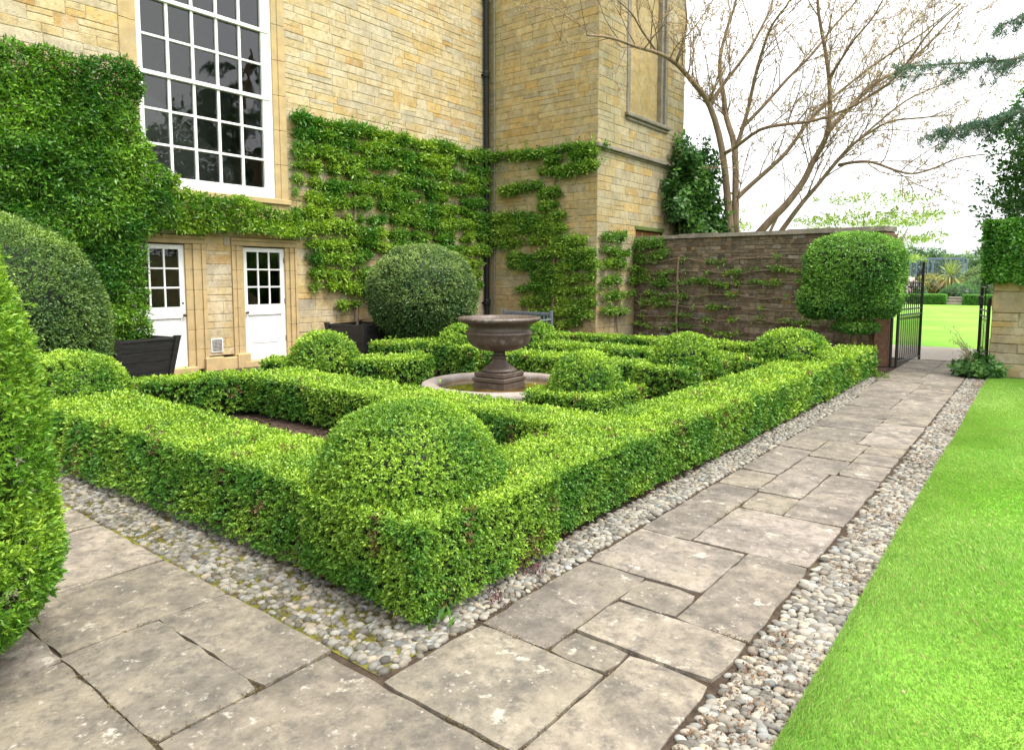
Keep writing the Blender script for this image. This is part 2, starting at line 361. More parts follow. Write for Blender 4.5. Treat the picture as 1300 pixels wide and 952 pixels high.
# gently uneven soil inside the beds
n = 60; xs = np.linspace(-11.25, -2.24, n); ys = np.linspace(2.13, 15, n); P = np.array([(x, y, 0) for y in ys for x in xs])
P[:, 2] = -.012 + (noise3(P, 3, 5)-.5)*.04 + (noise3(P, 11, 6)-.5)*.03
g = Geo(); g.add(P, [(j*n+i, j*n+i+1, (j+1)*n+i+1, (j+1)*n+i) for j in range(n-1) for i in range(n-1)])
# clods and old leaves on the bed by the front hedge
for _ in range(700):
    x, y = random.uniform(-7.2, -3.2), random.uniform(2.7, 4.2); r = random.uniform(.008, .022)
    g.box(x-r, x+r, y-r*.8, y+r*.8, -.01, random.uniform(.0, .02), bev=r*.5)
struct(g.build('soil_bed', 'soil', smooth=False))

def edge_r(y): return -.945 - .0005*y*y - (0.003*y)      # right edge of the flags
def joint_sheet(name, mat, x0, x1, y0, y1, z):
    g = Geo(); g.add([(x0, y0, z), (x1, y0, z), (x1, y1, z), (x0, y1, z)], [(0, 1, 2, 3)]); return struct(g.build(name, mat))
slabs = [(-1.97,-1.60,2.25,3.15),(-1.60,-1.31,2.25,2.45),(-1.31,0,1.62,2.45),(-1.97,-1.31,1.66,2.25),(-1.60,0,2.45,2.84),
 (-1.60,-1.30,2.84,3.13),(-1.30,0,2.84,3.80),(-1.97,-1.30,3.15,3.77),(-1.64,0,3.80,4.57),(-1.97,-1.64,3.77,5.0),
 (-1.64,-1.345,4.57,5.0),(-1.345,0,4.57,5.8),(-1.97,-1.66,5.0,5.5),(-1.66,-1.345,5.0,5.8),(-1.97,-1.66,5.5,6.5),(-1.66,-1.3,5.8,6.3),(-1.3,0,5.8,6.28),
 (-1.66,-1.3,6.3,7.05),(-1.3,0,6.28,6.7),(-1.3,0,6.7,7.05),(-1.98,-1.66,6.5,7.05),(-1.99,-1.42,7.05,7.7),(-1.42,0,7.05,7.3),(-1.42,0,7.3,8.3),
 (-1.99,-1.42,7.7,8.5),(-2.0,-1.4,8.5,9.2),(-1.42,0,8.3,9.2),(-2.0,-1.5,9.2,10.0),(-1.5,0,9.2,10.6),(-2.08,-1.5,10.0,10.9),(-1.5,0,10.6,11.2),
 (-2.1,-1.5,10.9,11.8),(-1.5,0,11.2,11.8),(-2.15,-1.6,11.8,12.8),(-1.6,0,11.8,13.2),(-2.15,-1.6,12.8,13.7),(-1.6,0,13.2,14.2),(-2.15,-1.6,13.7,14.7),(-1.6,0,14.2,15.3),(-2.15,-1.6,14.7,15.3),
 # front terrace
 (-2.3,-1.31,.95,1.66),(-1.31,0,.95,1.62),(-3.15,-2.3,1.35,1.69),(-3.82,-3.15,.95,1.69),(-3.15,-2.3,.95,1.35),(-4.7,-3.82,.95,1.69),(-5.6,-4.7,.95,1.69),(-6.5,-5.6,.95,1.69),(-7.6,-6.5,.95,1.69),(-8.6,-7.6,.95,1.69)]
yy = .95
for row in range(6):
    hgt = random.uniform(.45, .8); x = -8.6
    while x < -.95:
        w = random.uniform(.5, 1.1); x1 = min(x+w, -.95) if x+w < -1.3 else -.95
        if x1 > -1.35: x1 = 0
        slabs.append((x, x1, yy-hgt, yy)); x = x1 if x1 else 1
    yy -= hgt
g = Geo(); rs = np.random.default_rng(3)
front_tops = {}
for (x0, x1, y0, y1) in slabs:
    if x1 - x0 < .15: continue
    gap = .0045; j = lambda: rs.normal(0, .004)
    c = np.array((.22, .19, .15))*rs.uniform(.75, 1.15)*np.array((1, rs.uniform(.985, 1.01), rs.uniform(.93, 1.04)))
    z = rs.normal(0, .0025); tilt = rs.normal(0, .003, 2)
    A, B = max(2, int((x1-x0 if x1 else .4)/.09)), max(2, int((y1-y0)/.09))
    xr = lambda y: (edge_r(y)+.0) if x1 == 0 else x1
    # outline with slightly broken edges
    us = np.linspace(0, 1, A+1); ws = np.linspace(0, 1, B+1)
    grid = []
    for w in ws:
        for u in us:
            y = y0+gap+(y1-y0-2*gap)*w; xa = x0+gap; xb = xr(y)-gap; x = xa+(xb-xa)*u
            e = min(u, 1-u)*(xb-xa); f = min(w, 1-w)*(y1-y0)
            if e < 1e-6: x += rs.normal(0, .0035)
            if f < 1e-6: y += rs.normal(0, .0035)
            if e < 1e-6 and f < 1e-6: x += .012*(1 if u < .5 else -1)*rs.uniform(0, 1); y += .012*(1 if w < .5 else -1)*rs.uniform(0, 1)
            zz = z + tilt[0]*(u-.5) + tilt[1]*(w-.5) + rs.normal(0, .0008) - (.0045 if min(e, f) < 1e-6 else 0)
            grid.append((x, y, zz))
    nA = A+1; fs = [(b*nA+a, b*nA+a+1, (b+1)*nA+a+1, (b+1)*nA+a) for b in range(B) for a in range(A)]
    ring = [a for a in range(nA)] + [b*nA+A for b in range(1, B+1)] + [B*nA+a for a in range(A-1, -1, -1)] + [b*nA for b in range(B-1, 0, -1)]
    base = len(grid); sk = [(grid[i][0], grid[i][1], -.045) for i in ring]
    fs += [(ring[i], base+i, base+(i+1) % len(ring), ring[(i+1) % len(ring)]) for i in range(len(ring))]
    g.add(grid+sk, fs, tuple(c))
struct(g.build('stone_path', 'slab', col=True))
joint_sheet('path_joints', 'joint', -8.7, -.93, -2.5, 15.4, -.016)
# moss and dead leaf in the joints near the camera
V = []; Cc = []
P = []
for (x0, x1, y0, y1) in slabs:
    if y0 > 6 or y1 < .3 or x0 < -5: continue
    xe = edge_r(y0) if x1 == 0 else x1
    for k in range(int((xe-x0+y1-y0)*110)):
        if random.random() < .5: p = (x0 + random.gauss(0, .008), random.uniform(y0, y1), -.006)
        else: p = (random.uniform(x0, xe), y0 + random.gauss(0, .008), -.006)
        if noise3(np.array([p]), 4, 3)[0] > .5: P.append(p)
P = np.array(P)
v, c = leaves(P, np.tile((0, 0, 1.), (len(P), 1)), RNG.uniform(.006, .016, len(P)), (.20, .15, .05), (.08, .06, .025), K=3, spread=(.9, 1.4), ratio=.35)
o = quad_mesh('joint_moss', v, c, 'leaf'); tag(o, 'dry moss and leaf litter in the joints of the flagstones', 'moss', kind='stuff')

# cobbled strips: pebbles set on edge in a bed
def pebbles(name, regs, size, bedmat, seed, flat=.75, mossy=False):
    rng = np.random.default_rng(seed)
    import bmesh
    bm = bmesh.new(); bmesh.ops.create_icosphere(bm, subdivisions=2, radius=1); bm.verts.ensure_lookup_table()
    sv = np.array([v.co[:] for v in bm.verts]); sf = np.array([[v.index for v in f.verts] for f in bm.faces])
    bmesh.ops.delete(bm, geom=bm.verts[:], context='VERTS'); bmesh.ops.create_icosphere(bm, subdivisions=1, radius=1)
    sv1 = np.array([v.co[:] for v in bm.verts]); sf1 = np.array([[v.index for v in f.verts] for f in bm.faces]); bm.free()
    Vs, Fs, Cs = [], [], []; nv = 0
    for (fx0, fx1, y0, y1, ang) in regs:
        y = y0; row = 0
        while y < y1:
            xa, xb = fx0(y), fx1(y); x = xa + rng.uniform(0, size)
            while x < xb - size*.3:
                a = size*rng.uniform(.36, .66); b = a*rng.uniform(.55, .85); d = math.hypot(x, y)
                if mossy and rng.uniform() < .22: x += 2*b; continue
                V0, F0 = (sv, sf) if d < 6 else (sv1, sf1)
                th = ang + rng.normal(0, .45); h = a*rng.uniform(.55, .8)*flat
                q = V0*np.array((a, b, h)); q = q*(1+.12*(noise3(V0, 1.2, int(rng.integers(1e4)))-.5))[:, None]
                tx = rng.normal(0, .22); q = np.c_[q[:, 0], q[:, 1]*math.cos(tx)-q[:, 2]*math.sin(tx), q[:, 1]*math.sin(tx)+q[:, 2]*math.cos(tx)]
                q = np.c_[q[:, 0]*math.cos(th)-q[:, 1]*math.sin(th), q[:, 0]*math.sin(th)+q[:, 1]*math.cos(th), q[:, 2]]
                q += (x+rng.normal(0, .003), y+rng.normal(0, .004), -.0135+rng.normal(0, .003))
                g0 = rng.uniform(.13, .30)*(1.0 if rng.uniform() > .2 else .55); hue = rng.normal(0, .05)
                g0 *= .8 if mossy else 1; c = np.array((g0*(1.09+hue), g0, g0*(.82-hue)))
                Vs.append(q); Fs.append(F0+nv); nv += len(q); Cs.append(np.tile(c, (len(q), 1))); x += size*rng.uniform(.78, 1.02)*(.62+.3*abs(math.cos(th)))
            y += size*.72*(.62+.3*abs(math.sin(ang))); row += 1
    V = np.vstack(Vs).astype(np.float32); F = np.vstack(Fs).astype(np.int32); Cc = np.vstack(Cs)
    me = bpy.data.meshes.new(name); me.vertices.add(len(V)); me.vertices.foreach_set('co', V.ravel())
    me.loops.add(F.size); me.loops.foreach_set('vertex_index', F.ravel()); me.polygons.add(len(F))
    me.polygons.foreach_set('loop_start', np.arange(0, F.size, 3, dtype=np.int32)); me.polygons.foreach_set('loop_total', np.full(len(F), 3, np.int32))
    me.update(calc_edges=True); me.polygons.foreach_set('use_smooth', np.ones(len(F), bool))
    a = me.color_attributes.new('Col', 'FLOAT_COLOR', 'POINT'); cc = np.ones((len(V), 4), np.float32); cc[:, :3] = Cc; a.data.foreach_set('color', cc.ravel())
    return struct(link(name, me, 'pebble'))
edge_l = lambda y: -1.985 if y < 9.3 else -1.985 - .06*(y-9.3)
pebbles('cobble_strip', [(lambda y: edge_r(y)+.02, lambda y: -.60-.010*y, .2, 13.2, .3)], .050, 'joint', 5)
joint_sheet('cobble_bed', 'joint', -1.25, -.45, -.5, 13.3, -.020)
pebbles('cobble_edging', [(lambda y: -2.26, edge_l, 1.9, 12.2, .2), (lambda y: -2.75, lambda y: -2.2, 10.4, 12.0, .2)], .048, 'joint', 6)
pebbles('cobble_border', [(lambda y: -8.5, lambda y: -1.99, 1.72, 2.14, 1.2)], .046, 'moss', 7, mossy=True, flat=1.0)
joint_sheet('cobble_border_bed', 'moss_joint', -8.6, -2.02, 1.69, 2.22, -.013)
# moss between the border's cobbles
n = 30000; P = np.c_[RNG.uniform(-7.2, -2.2, n), RNG.uniform(1.70, 2.06, n), RNG.uniform(-.014, -.006, n)]
P = P[noise3(P, 5, 31) > .44]
v, c = leaves(P, np.tile((0, 0, 1.), (len(P), 1)), RNG.uniform(.005, .011, len(P)), (.21, .20, .03), (.10, .085, .02), K=3, spread=(.7, 1.3), ratio=.4)
o = quad_mesh('moss', v, c, 'leaf'); tag(o, 'yellow green moss growing between the small cobbles before the front hedge', 'moss', kind='stuff')
# leaf litter among the right hand cobbles
n = 5200; y = RNG.uniform(1.5, 13, n); P = np.c_[edge_r(0)+.03+RNG.uniform(0, .33, n)**1.0, y, np.full(n, .004)]; P = P[noise3(P, 3, 8) > .45]
v, c = leaves(P, np.tile((0, 0, 1.), (len(P), 1)), RNG.uniform(.008, .02, len(P)), (.21, .12, .05), (.10, .05, .025), K=2, spread=(1.2, 1.5), ratio=.6)
o = quad_mesh('leaf_litter', v, c, 'leaf'); tag(o, 'brown leaf litter lying among the pale cobbles beside the lawn', 'leaf litter', kind='stuff')

# lawn: turf sheet and blades
lx = lambda y: -.61-.011*y
g = Geo(); yy = np.linspace(-1, 13.2, 48); xs = np.linspace(0, 1, 16)
P = np.array([(lx(y)+ (14-lx(y))*u**2.5 + .012*math.sin(y*7)*(u == 0), y, .0) for y in yy for u in xs]); P[:, 2] = .004+.012*noise3(P, 1.5, 4); P[::16, 2] = -.03
g.add(P, [(j*16+i, j*16+i+1, (j+1)*16+i+1, (j+1)*16+i) for j in range(47) for i in range(15)])
struct(g.build('lawn', 'turf'))
def grass(n, xf, y0, y1, hh, seed):
    rng = np.random.default_rng(seed); y = y0+(y1-y0)*rng.uniform(0, 1, n)**1.7; x = xf(y, rng.uniform(0, 1, n), rng)
    d = np.hypot(x, y); B = np.c_[x, y, np.full(n, .004)]
    h = hh*rng.uniform(.6, 1.3, n)*(1+.5*noise3(B, 2.2, 8)); w = np.clip(.00075*d, .0018, .008)*rng.uniform(.8, 1.4, n); th = rng.uniform(0, 6.28, n)
    s = np.c_[np.cos(th), np.sin(th), 0*th]*w[:, None]
    fl = 2*math.pi*noise3(B, .9, 12); ln = np.c_[np.cos(fl)+rng.normal(0, .7, n), np.sin(fl)+rng.normal(0, .7, n), 0*th]*(h*rng.uniform(.1, .6, n))[:, None]
    up = np.c_[0*h, 0*h, h]
    V = np.stack([B-s, B+s, B+up*.6+ln*.4+s*.7, B+up+ln], 1)
    f = np.clip(noise3(B, 1.1, 21)*.6+noise3(B, 6, 22)*.3+rng.normal(0, .18, n), 0, 1)[:, None]
    c = np.array((.16, .34, .05))*(1-f)+np.array((.37, .54, .125))*f; dry = rng.uniform(0, 1, n) < .05; c[dry] = (.36, .32, .13)
    return V, c
a = grass(330000, lambda y, u, r: lx(y)-.015+ (u**1.6)*(1.4+.05*y), 1.6, 13.1, .017, 4)
b = grass(60000, lambda y, u, r: lx(y)+1.2+u*3.5, .5, 13.1, .019, 5)
o = quad_mesh('grass', np.concatenate([a[0], b[0]]), np.concatenate([a[1], b[1]]), 'grass'); tag(o, 'bright green mown grass of the lawn beside the cobbled strip', 'grass', kind='stuff')
n = 90; y = RNG.uniform(2.5, 12.5, n); P = np.c_[lx(y)+.05+RNG.uniform(0, 1, n)**1.5*2.2, y, np.full(n, .022)]
v, c = leaves(P, np.tile((0, 0, 1.), (n, 1)), RNG.uniform(.014, .028, n), (.55, .40, .34), (.30, .17, .07), K=1, spread=(1.2, 1.5), ratio=.6)
o = quad_mesh('fallen_leaves', v, c, 'leaf'); tag(o, 'few dry leaves and pale petals scattered over the mown lawn', 'fallen leaves', kind='stuff')
# ground beyond the gate
joint_sheet('gravel_walk', 'gravel', -14, 10, 15.5, 18.6, -.012)
g = Geo(); g.add([(-40, 18.6, -.02), (30, 18.6, -.02), (30, 49.6, .0), (-40, 49.6, .0)], [(0, 1, 2, 3)]); struct(g.build('far_lawn', 'turf'))
g = Geo(); g.add([(-60, 49.6, .01), (50, 49.6, .01), (50, 95, .4), (-60, 95, .4)], [(0, 1, 2, 3)]); struct(g.build('border_soil', 'soil'))

# ------------------------------------------------------------------ country house
house = empty('country_house', (-11.3, 6, 0), 'honey coloured limestone country house with tall sash window and two white doors', 'house')
tower = empty('corner_wing', (-9.7, 15.4, 0), 'weathered limestone wing of the house with string course and blank window', 'building')
PAL_MAIN = [((.48, .36, .17), 6), ((.53, .42, .23), 5), ((.47, .40, .27), 4), ((.51, .34, .11), 2), ((.43, .24, .06), .8), ((.38, .34, .26), 1.6)]
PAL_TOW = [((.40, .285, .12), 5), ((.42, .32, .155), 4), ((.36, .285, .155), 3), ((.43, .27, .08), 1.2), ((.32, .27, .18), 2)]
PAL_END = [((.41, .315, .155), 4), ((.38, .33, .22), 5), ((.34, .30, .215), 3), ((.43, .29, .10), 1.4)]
PAL_DARK = [((.165, .128, .082), 5), ((.135, .106, .07), 4), ((.205, .165, .108), 2.5), ((.15, .10, .064), 1.5), ((.22, .195, .155), .8), ((.22, .15, .06), .4)]
def stone_wall(O, U, N, u1, v1, holes, course, length, pal, mortar, seed, u0=0.0, v0=0.0, proud=.0035, jitter=.004, shear=None, geo=None, quoin=None):
    rng = np.random.default_rng(seed); O = np.array(O, float); U = np.array(U, float); N = np.array(N, float); W = np.array((0, 0, 1.))
    cols = [np.array(c) for c, w in pal]; wt = np.array([w for c, w in pal], float); wt /= wt.sum()
    br = sorted({v0, v1, *[h[2] for h in holes if v0 < h[2] < v1], *[h[3] for h in holes if v0 < h[3] < v1]}); vs = []
    for a, b in zip(br[:-1], br[1:]):
        t = a; seg = [a]
        while b-t > course[1]*1.3: t += rng.uniform(*course); seg.append(t)
        vs += seg
    vs.append(v1); g = geo or Geo()
    pt = lambda u, v, d: O+U*u+W*(v*(shear(u) if shear else 1))+N*d
    # slow colour drift over the wall, as beds from different quarries
    for a, b in zip(vs[:-1], vs[1:]):
        iv = [(u0, u1)]
        for h in holes:
            if h[2] < b-1e-4 and h[3] > a+1e-4:
                nx = []
                for p, q in iv:
                    if h[0] > p: nx.append((p, min(q, h[0])))
                    if h[1] < q: nx.append((max(p, h[1]), q))
                iv = [(p, q) for p, q in nx if q-p > .01]
        for p, q in iv:
            g.add([pt(p, a, -.005), pt(q, a, -.005), pt(q, b, -.005), pt(p, b, -.005)], [(0, 1, 2, 3)], mortar)
            t = p
            while t < q-1e-4:
                l = rng.uniform(*length)*(.8+.6*(b-a)/course[1]); e = t+l
                if q-e < length[0]*.7: e = q
                parts = [(a, b)]
                if b-a > course[0]*1.5 and rng.uniform() < .3: m = a+(b-a)*rng.uniform(.4, .6); parts = [(a, m), (m, b)]
                for (a2, b2) in parts:
                    m = .003+rng.uniform(0, .004); d = rng.uniform(0, 1)**2*proud+.001; bv = min(.008, (b2-a2)*.12)
                    i = rng.choice(len(cols), p=wt); mean = sum(cols)/len(cols); c = (cols[i]*.72+mean*.28)*rng.uniform(.9, 1.08) if pal is not PAL_DARK else cols[i]*rng.uniform(.75, 1.25)*np.array((1, rng.uniform(.98, 1.02), rng.uniform(.93, 1.07)))
                    j = lambda: rng.normal(0, jitter)
                    o = [(t+m+j(), a2+m+j()), (e-m+j(), a2+m+j()), (e-m+j(), b2-m+j()), (t+m+j(), b2-m+j())]
                    inn = [(o[0][0]+bv, o[0][1]+bv), (o[1][0]-bv, o[1][1]+bv), (o[2][0]-bv, o[2][1]-bv), (o[3][0]+bv, o[3][1]-bv)]
                    vv = [pt(x, y, -.006) for x, y in o]+[pt(x, y, d*.6) for x, y in o]+[pt(x, y, d+.002+rng.normal(0, .001)) for x, y in inn]
                    g.add(vv, [(0, 1, 5, 4), (1, 2, 6, 5), (2, 3, 7, 6), (3, 0, 4, 7), (4, 5, 9, 8), (5, 6, 10, 9), (6, 7, 11, 10), (7, 4, 8, 11), (8, 9, 10, 11)], tuple(c))
                t = e
    return g
WX = -11.3; YC = 13.25; TX = -8.12
HT = 10.4
# window wall runs along +Y, faces +X; u = Y+6
holes = [(4.78+6, 7.46+6, 3.02, 7.42), (4.50+6, 5.87+6, 0.0, 2.29), (6.34+6, 7.65+6, 0.0, 2.29), (5.87+6, 6.34+6, 0, .24)]
g = stone_wall((WX, -6, 0), (0, 1, 0), (1, 0, 0), YC+6, HT, holes, (.11, .225), (.18, .55), PAL_MAIN, (.40, .31, .17), 11)
g.build('wall', 'stone', house, col=True)
# wing: return face (faces -Y) and end face (faces +X); the wing's own body
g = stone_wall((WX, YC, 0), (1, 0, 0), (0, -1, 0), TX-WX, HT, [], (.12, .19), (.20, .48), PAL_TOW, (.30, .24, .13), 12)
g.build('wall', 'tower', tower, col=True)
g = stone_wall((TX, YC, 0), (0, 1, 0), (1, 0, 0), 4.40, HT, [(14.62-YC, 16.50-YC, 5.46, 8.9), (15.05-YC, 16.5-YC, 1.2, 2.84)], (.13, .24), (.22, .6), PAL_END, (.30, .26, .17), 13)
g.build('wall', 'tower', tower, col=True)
g = Geo(); g.box(WX-5, TX-.20, YC+.12, YC+4.38, 0, HT-.01); g.box(TX-.20, TX-.012, YC+.012, 14.55, 0, HT-.01); g.box(TX-.20, TX-.012, 16.58, YC+4.4, 0, HT-.01); g.box(TX-.20, TX-.012, 14.55, 16.58, 2.9, 5.4); g.box(TX-.2, TX-.012, 14.55, 16.58, 8.95, HT-.01)
g.box(TX-.9, TX-.2, YC+4.38, YC+4.40, 0, HT-.01); g.box(WX+.012, TX-.2, YC+.012, YC+.12, 0, HT-.01)
g.build('core', 'trim', tower)
# body, floors and room of the house
g = Geo(); g.box(-24, -15.2, -6, 24, 0, HT); g.box(-15.2, WX-.02, -6, YC+.1, HT-.3, HT-.01); g.box(-15.2, WX-.25, -6, YC+.1, 2.5, 2.75); g.box(-15.2, WX-.02, -6, -5.9, 0, HT-.3)
g.build('body', 'dark', house)
g = Geo(); g.box(-15.19, -15.1, 1, 12, 2.76, HT-.31); g.box(-15.1, WX-.4, 8.6, 8.75, 2.76, HT-.31); g.box(-15.1, WX-.4, 2.0, 2.1, 2.76, HT-.31)
g.build('room', 'plaster', house)
# staircase seen through the big window
g = Geo()
g.hexa([(-13.4, 5.4, 2.76), (-13.2, 5.4, 2.76), (-13.2, 8.5, 2.76), (-13.4, 8.5, 2.76)], [(-13.4, 5.4, 5.3), (-13.2, 5.4, 5.3), (-13.2, 8.5, 3.2), (-13.4, 8.5, 3.2)])
st = empty('staircase', (-13.3, 6, 2.76), 'pale staircase seen dimly through the tall white window', 'staircase')
g.build('string', 'plaster', st)
g = Geo()
for k in range(14): g.box(-12.42, -12.39, 4.2+k*.075, 4.215+k*.075, 3.0, 4.35)
g.box(-12.44, -12.37, 4.1, 5.3, 4.35, 4.42); g.build('banister', 'white', st)
g = Geo(); g.box(-12.6, -12.3, 4.6, 5.35, 2.76, 3.55, bev=.03); g.build('newel_panel', 'room_wood', st)

# dressed stone surrounds
def moulded(g, y0, y1, z0, z1, steps):
    """stepped architrave strip on the window wall: steps = list of (from, to, proud) across y"""
    for a, b, d in steps: g.box(WX-.25, WX+d, y0+a*(y1-y0), y0+b*(y1-y0), z0, z1, bev=.006)
# ---- tall window
win = Geo()
for k, z in enumerate(np.arange(3.02, 7.2, .62)):
    z1 = min(z+.617, 7.2)
    win.box(WX-.25, WX+.030, 4.66, 4.79, z, z1, bev=.008); win.box(WX-.25, WX+.012, 4.79, 4.915, z, z1, bev=.006)
    win.box(WX-.25, WX+.030, 7.36, 7.50, z, z1, bev=.008); win.box(WX-.25, WX+.012, 7.25, 7.36, z, z1, bev=.006)
win.box(WX-.25, WX+.033, 4.66, 7.50, 7.2, 7.44, bev=.01); win.box(WX-.25, WX+.06, 4.62, 7.54, 2.92, 3.02, bev=.012)
w = Geo().box(WX-.13, WX-.02, 4.915, 5.0, 3.02, 7.2); fr = w
fr.box(WX-.13, WX-.02, 7.06, 7.25, 3.02, 7.2); fr.box(WX-.125, WX-.015, 5.0, 7.06, 3.02, 3.2); fr.box(WX-.125, WX-.015, 5.0, 7.06, 7.06, 7.2)
ys = [5.0, 5.41, 5.82, 6.24, 6.655, 7.06]; zs = [3.2, 3.70, 4.24, 4.79, 5.37, 5.96, 6.52, 7.06]
for y in ys[1:-1]: fr.box(WX-.095, WX-.035, y-.022, y+.022, 3.2, 7.06, bev=.006)
for i, z in enumerate(zs[1:-1]):
    if i in (2, 4): fr.box(WX-.11, WX-.005, 4.96, 7.20, z-.035, z+.03, bev=.006)
    else: fr.box(WX-.093, WX-.037, 5.0, 7.06, z-.02, z+.02, bev=.006)
wobj = fr.build('window', 'white', house)
win.build('surround', 'trim', wobj)
pg = Geo()
for i in range(5):
    for k in range(7):
        t = random.gauss(0, .0015); s = random.gauss(0, .0015)
        pg.add([(WX-.07+t, ys[i], zs[k]), (WX-.07+s, ys[i+1], zs[k]), (WX-.07-t, ys[i+1], zs[k+1]), (WX-.07-s, ys[i], zs[k+1])], [(0, 1, 2, 3)])
pg.build('pane', 'glass', wobj)
# ---- doors
def door(y0, y1, z0, z1, knob_right, label, sides):
    g = Geo(); x0, x1 = WX-.105, WX-.06; st_ = .085; gz0 = z0+1.0
    g.box(x0, x1, y0, y0+st_, z0, z1); g.box(x0, x1, y1-st_, y1, z0, z1); a, b = y0+st_, y1-st_
    g.box(x0, x1-.002, a, b, z1-.075, z1); g.box(x0, x1-.002, a, b, gz0-.16, gz0); g.box(x0, x1-.002, a, b, z0, z0+.20)
    g.box(x0, x1-.016, a, b, z0+.20, gz0-.16); g.box(x0+.01, x1-.004, a+.07, b-.07, z0+.29, gz0-.24, bev=.02)
    g.box(x0, x1+.012, a-.01, b+.01, gz0-.19, gz0-.165, bev=.006)
    ww = (b-a)/3; hh = (z1-.075-gz0)/3
    for k in (1, 2): g.box(x0+.005, x1-.004, a+ww*k-.014, a+ww*k+.014, gz0, z1-.075, bev=.004); g.box(x0+.004, x1-.005, a, b, gz0+hh*k-.014, gz0+hh*k+.014, bev=.004)
    o = g.build('door', 'white', house); o['label'] = label
    p = Geo()
    for i in range(3):
        for k in range(3): p.add([(x0+.022, a+ww*i, gz0+hh*k), (x0+.022, a+ww*(i+1), gz0+hh*k), (x0+.022, a+ww*(i+1), gz0+hh*(k+1)), (x0+.022, a+ww*i, gz0+hh*(k+1))], [(0, 1, 2, 3)])
    p.build('pane', 'glass', o)
    ky = y1-.045 if knob_right else y0+.045
    k = Geo(); k.tube([(x1-.002, ky, z0+.86), (x1+.03, ky, z0+.86), (x1+.035, ky, z0+.86), (x1+.06, ky, z0+.86), (x1+.068, ky, z0+.86)], [.010, .010, .024, .026, .012], 12); k.build('knob', 'brass', o, smooth=True)
    if knob_right:
        e = Geo(); e.tube([(x1-.002, ky, z0+1.06), (x1+.006, ky, z0+1.06)], .017, 12); e.build('lock', 'iron', o)
    else:
        for hz in (.3, 1.0, 1.75):
            e = Geo(); e.tube([(x1+.004, y1-.004, z0+hz), (x1+.004, y1-.004, z0+hz+.1)], .009, 8); e.build('hinge', 'iron', o)
    # stone surround in courses, two fillets
    s = Geo()
    for (sa, sb, inner) in sides:
        for i, z in enumerate(np.arange(z0-.06, z1+.02, .335)):
            zt = min(z+.332, z1+.02); L = sb-sa; f = 1 if inner > 0 else -1
            e0, e1 = (sa, sb) if f > 0 else (sb, sa)
            for p, q, d in ((0, .36, -.012), (.36, .62, .022), (.62, .80, .006), (.80, 1, .032)):
                m = sorted((e0+(e1-e0)*p, e0+(e1-e0)*q)); s.box(WX-.27, WX+d, m[0], m[1]-.0005, z, zt, bev=.005)
    s.box(WX-.27, WX+.022, sides[0][0]+.002, sides[-1][1]-.002, z1+.022, z1+.10, bev=.008); s.box(WX-.27, WX+.034, sides[0][0], sides[-1][1], z1+.102, z1+.16, bev=.008)
    s.box(WX-.27, WX+.10, y0-.1, y1+.1, -.02, z0-.004, bev=.012)
    s.build('surround', 'trim', o)
door(4.66, 5.54, .10, 2.12, True, 'left white half glazed door behind the near tub', [(4.50, 4.66, -1), (5.54, 5.87, 1)])
door(6.58, 7.42, .10, 2.12, False, 'right white half glazed door with hinges on its right', [(6.34, 6.58, -1), (7.42, 7.65, 1)])
g = Geo(); g.box(WX-.2, WX+.075, 5.79, 6.12, -.02, .225, bev=.015); g.box(WX-.2, WX+.07, 6.123, 6.40, -.02, .20, bev=.015); g.box(WX-.2, WX+.095, 6.36, 6.60, -.02, .25, bev=.018)
g.build('plinth', 'trim', house)
g = Geo(); g.box(WX-.02, WX+.022, 5.915, 6.125, .30, .54, bev=.006); vo = g.build('vent', 'white', house)
g = Geo()
for k in range(8): g.box(WX+.0225, WX+.027, 5.935+k*.0225, 5.942+k*.0225, .32, .52)
for k in range(9): g.box(WX+.0225, WX+.0262, 5.93, 6.11, .325+k*.0235, .331+k*.0235)
g.build('grille', 'brass', vo)
# drainpipe in the corner
g = Geo(); px, py = WX+.09, YC-.17
g.tube([(px, py, 0), (px, py, HT-.3)], .064, 14)
for z in (.9, 2.75, 4.6, 6.45, 8.3): g.tube([(px, py, z), (px, py, z+.03), (px, py, z+.13), (px, py, z+.16)], [.070, .088, .088, .070], 14); g.box(WX-.01, px, py-.10, py+.10, z+.05, z+.09, bev=.01)
g.build('drainpipe', 'pipe', house, smooth=False)
g = Geo(); g.tube([(WX+.23, YC-.03, 0), (WX+.23, YC-.03, HT-.2)], .018, 8); g.build('conductor', 'coping', tower)
# string course round the wing, blank window, low opening
g = Geo()
for a, b, d in ((4.42, 4.47, .04), (4.47, 4.53, .10), (4.53, 4.57, .06)):
    g.box(WX+.02, TX+d, YC-d, YC+.0, a, b-.001, bev=.006); g.box(TX-.01, TX+d-.001, YC+.001, YC+4.42, a, b-.001, bev=.006)
g.build('string_course', 'coping', tower)
g = Geo(); g.box(TX-.30, TX-.14, 14.6, 16.52, 5.44, 8.95, (.40, .30, .14)); bw = g.build('blank_window', 'tower', tower, col=True)
g = Geo()
g.box(TX-.15, TX+.03, 14.50, 14.64, 5.46, 8.9, bev=.02); g.box(TX-.15, TX-.03, 14.64, 14.74, 5.46, 8.9, bev=.02); g.box(TX-.15, TX+.03, 16.46, 16.60, 5.46, 8.9, bev=.02); g.box(TX-.15, TX-.03, 16.34, 16.46, 5.46, 8.9, bev=.02)
g.box(TX-.15, TX+.10, 14.42, 16.68, 5.36, 5.46, bev=.02); g.box(TX-.15, TX+.05, 14.48, 16.62, 5.28, 5.358, bev=.02); g.build('frame', 'coping', bw)
g = Geo(); g.box(TX-.18, TX-.06, 15.06, 16.49, 1.2, 2.74, bev=.01); lo = g.build('shutter', 'room_wood', tower)
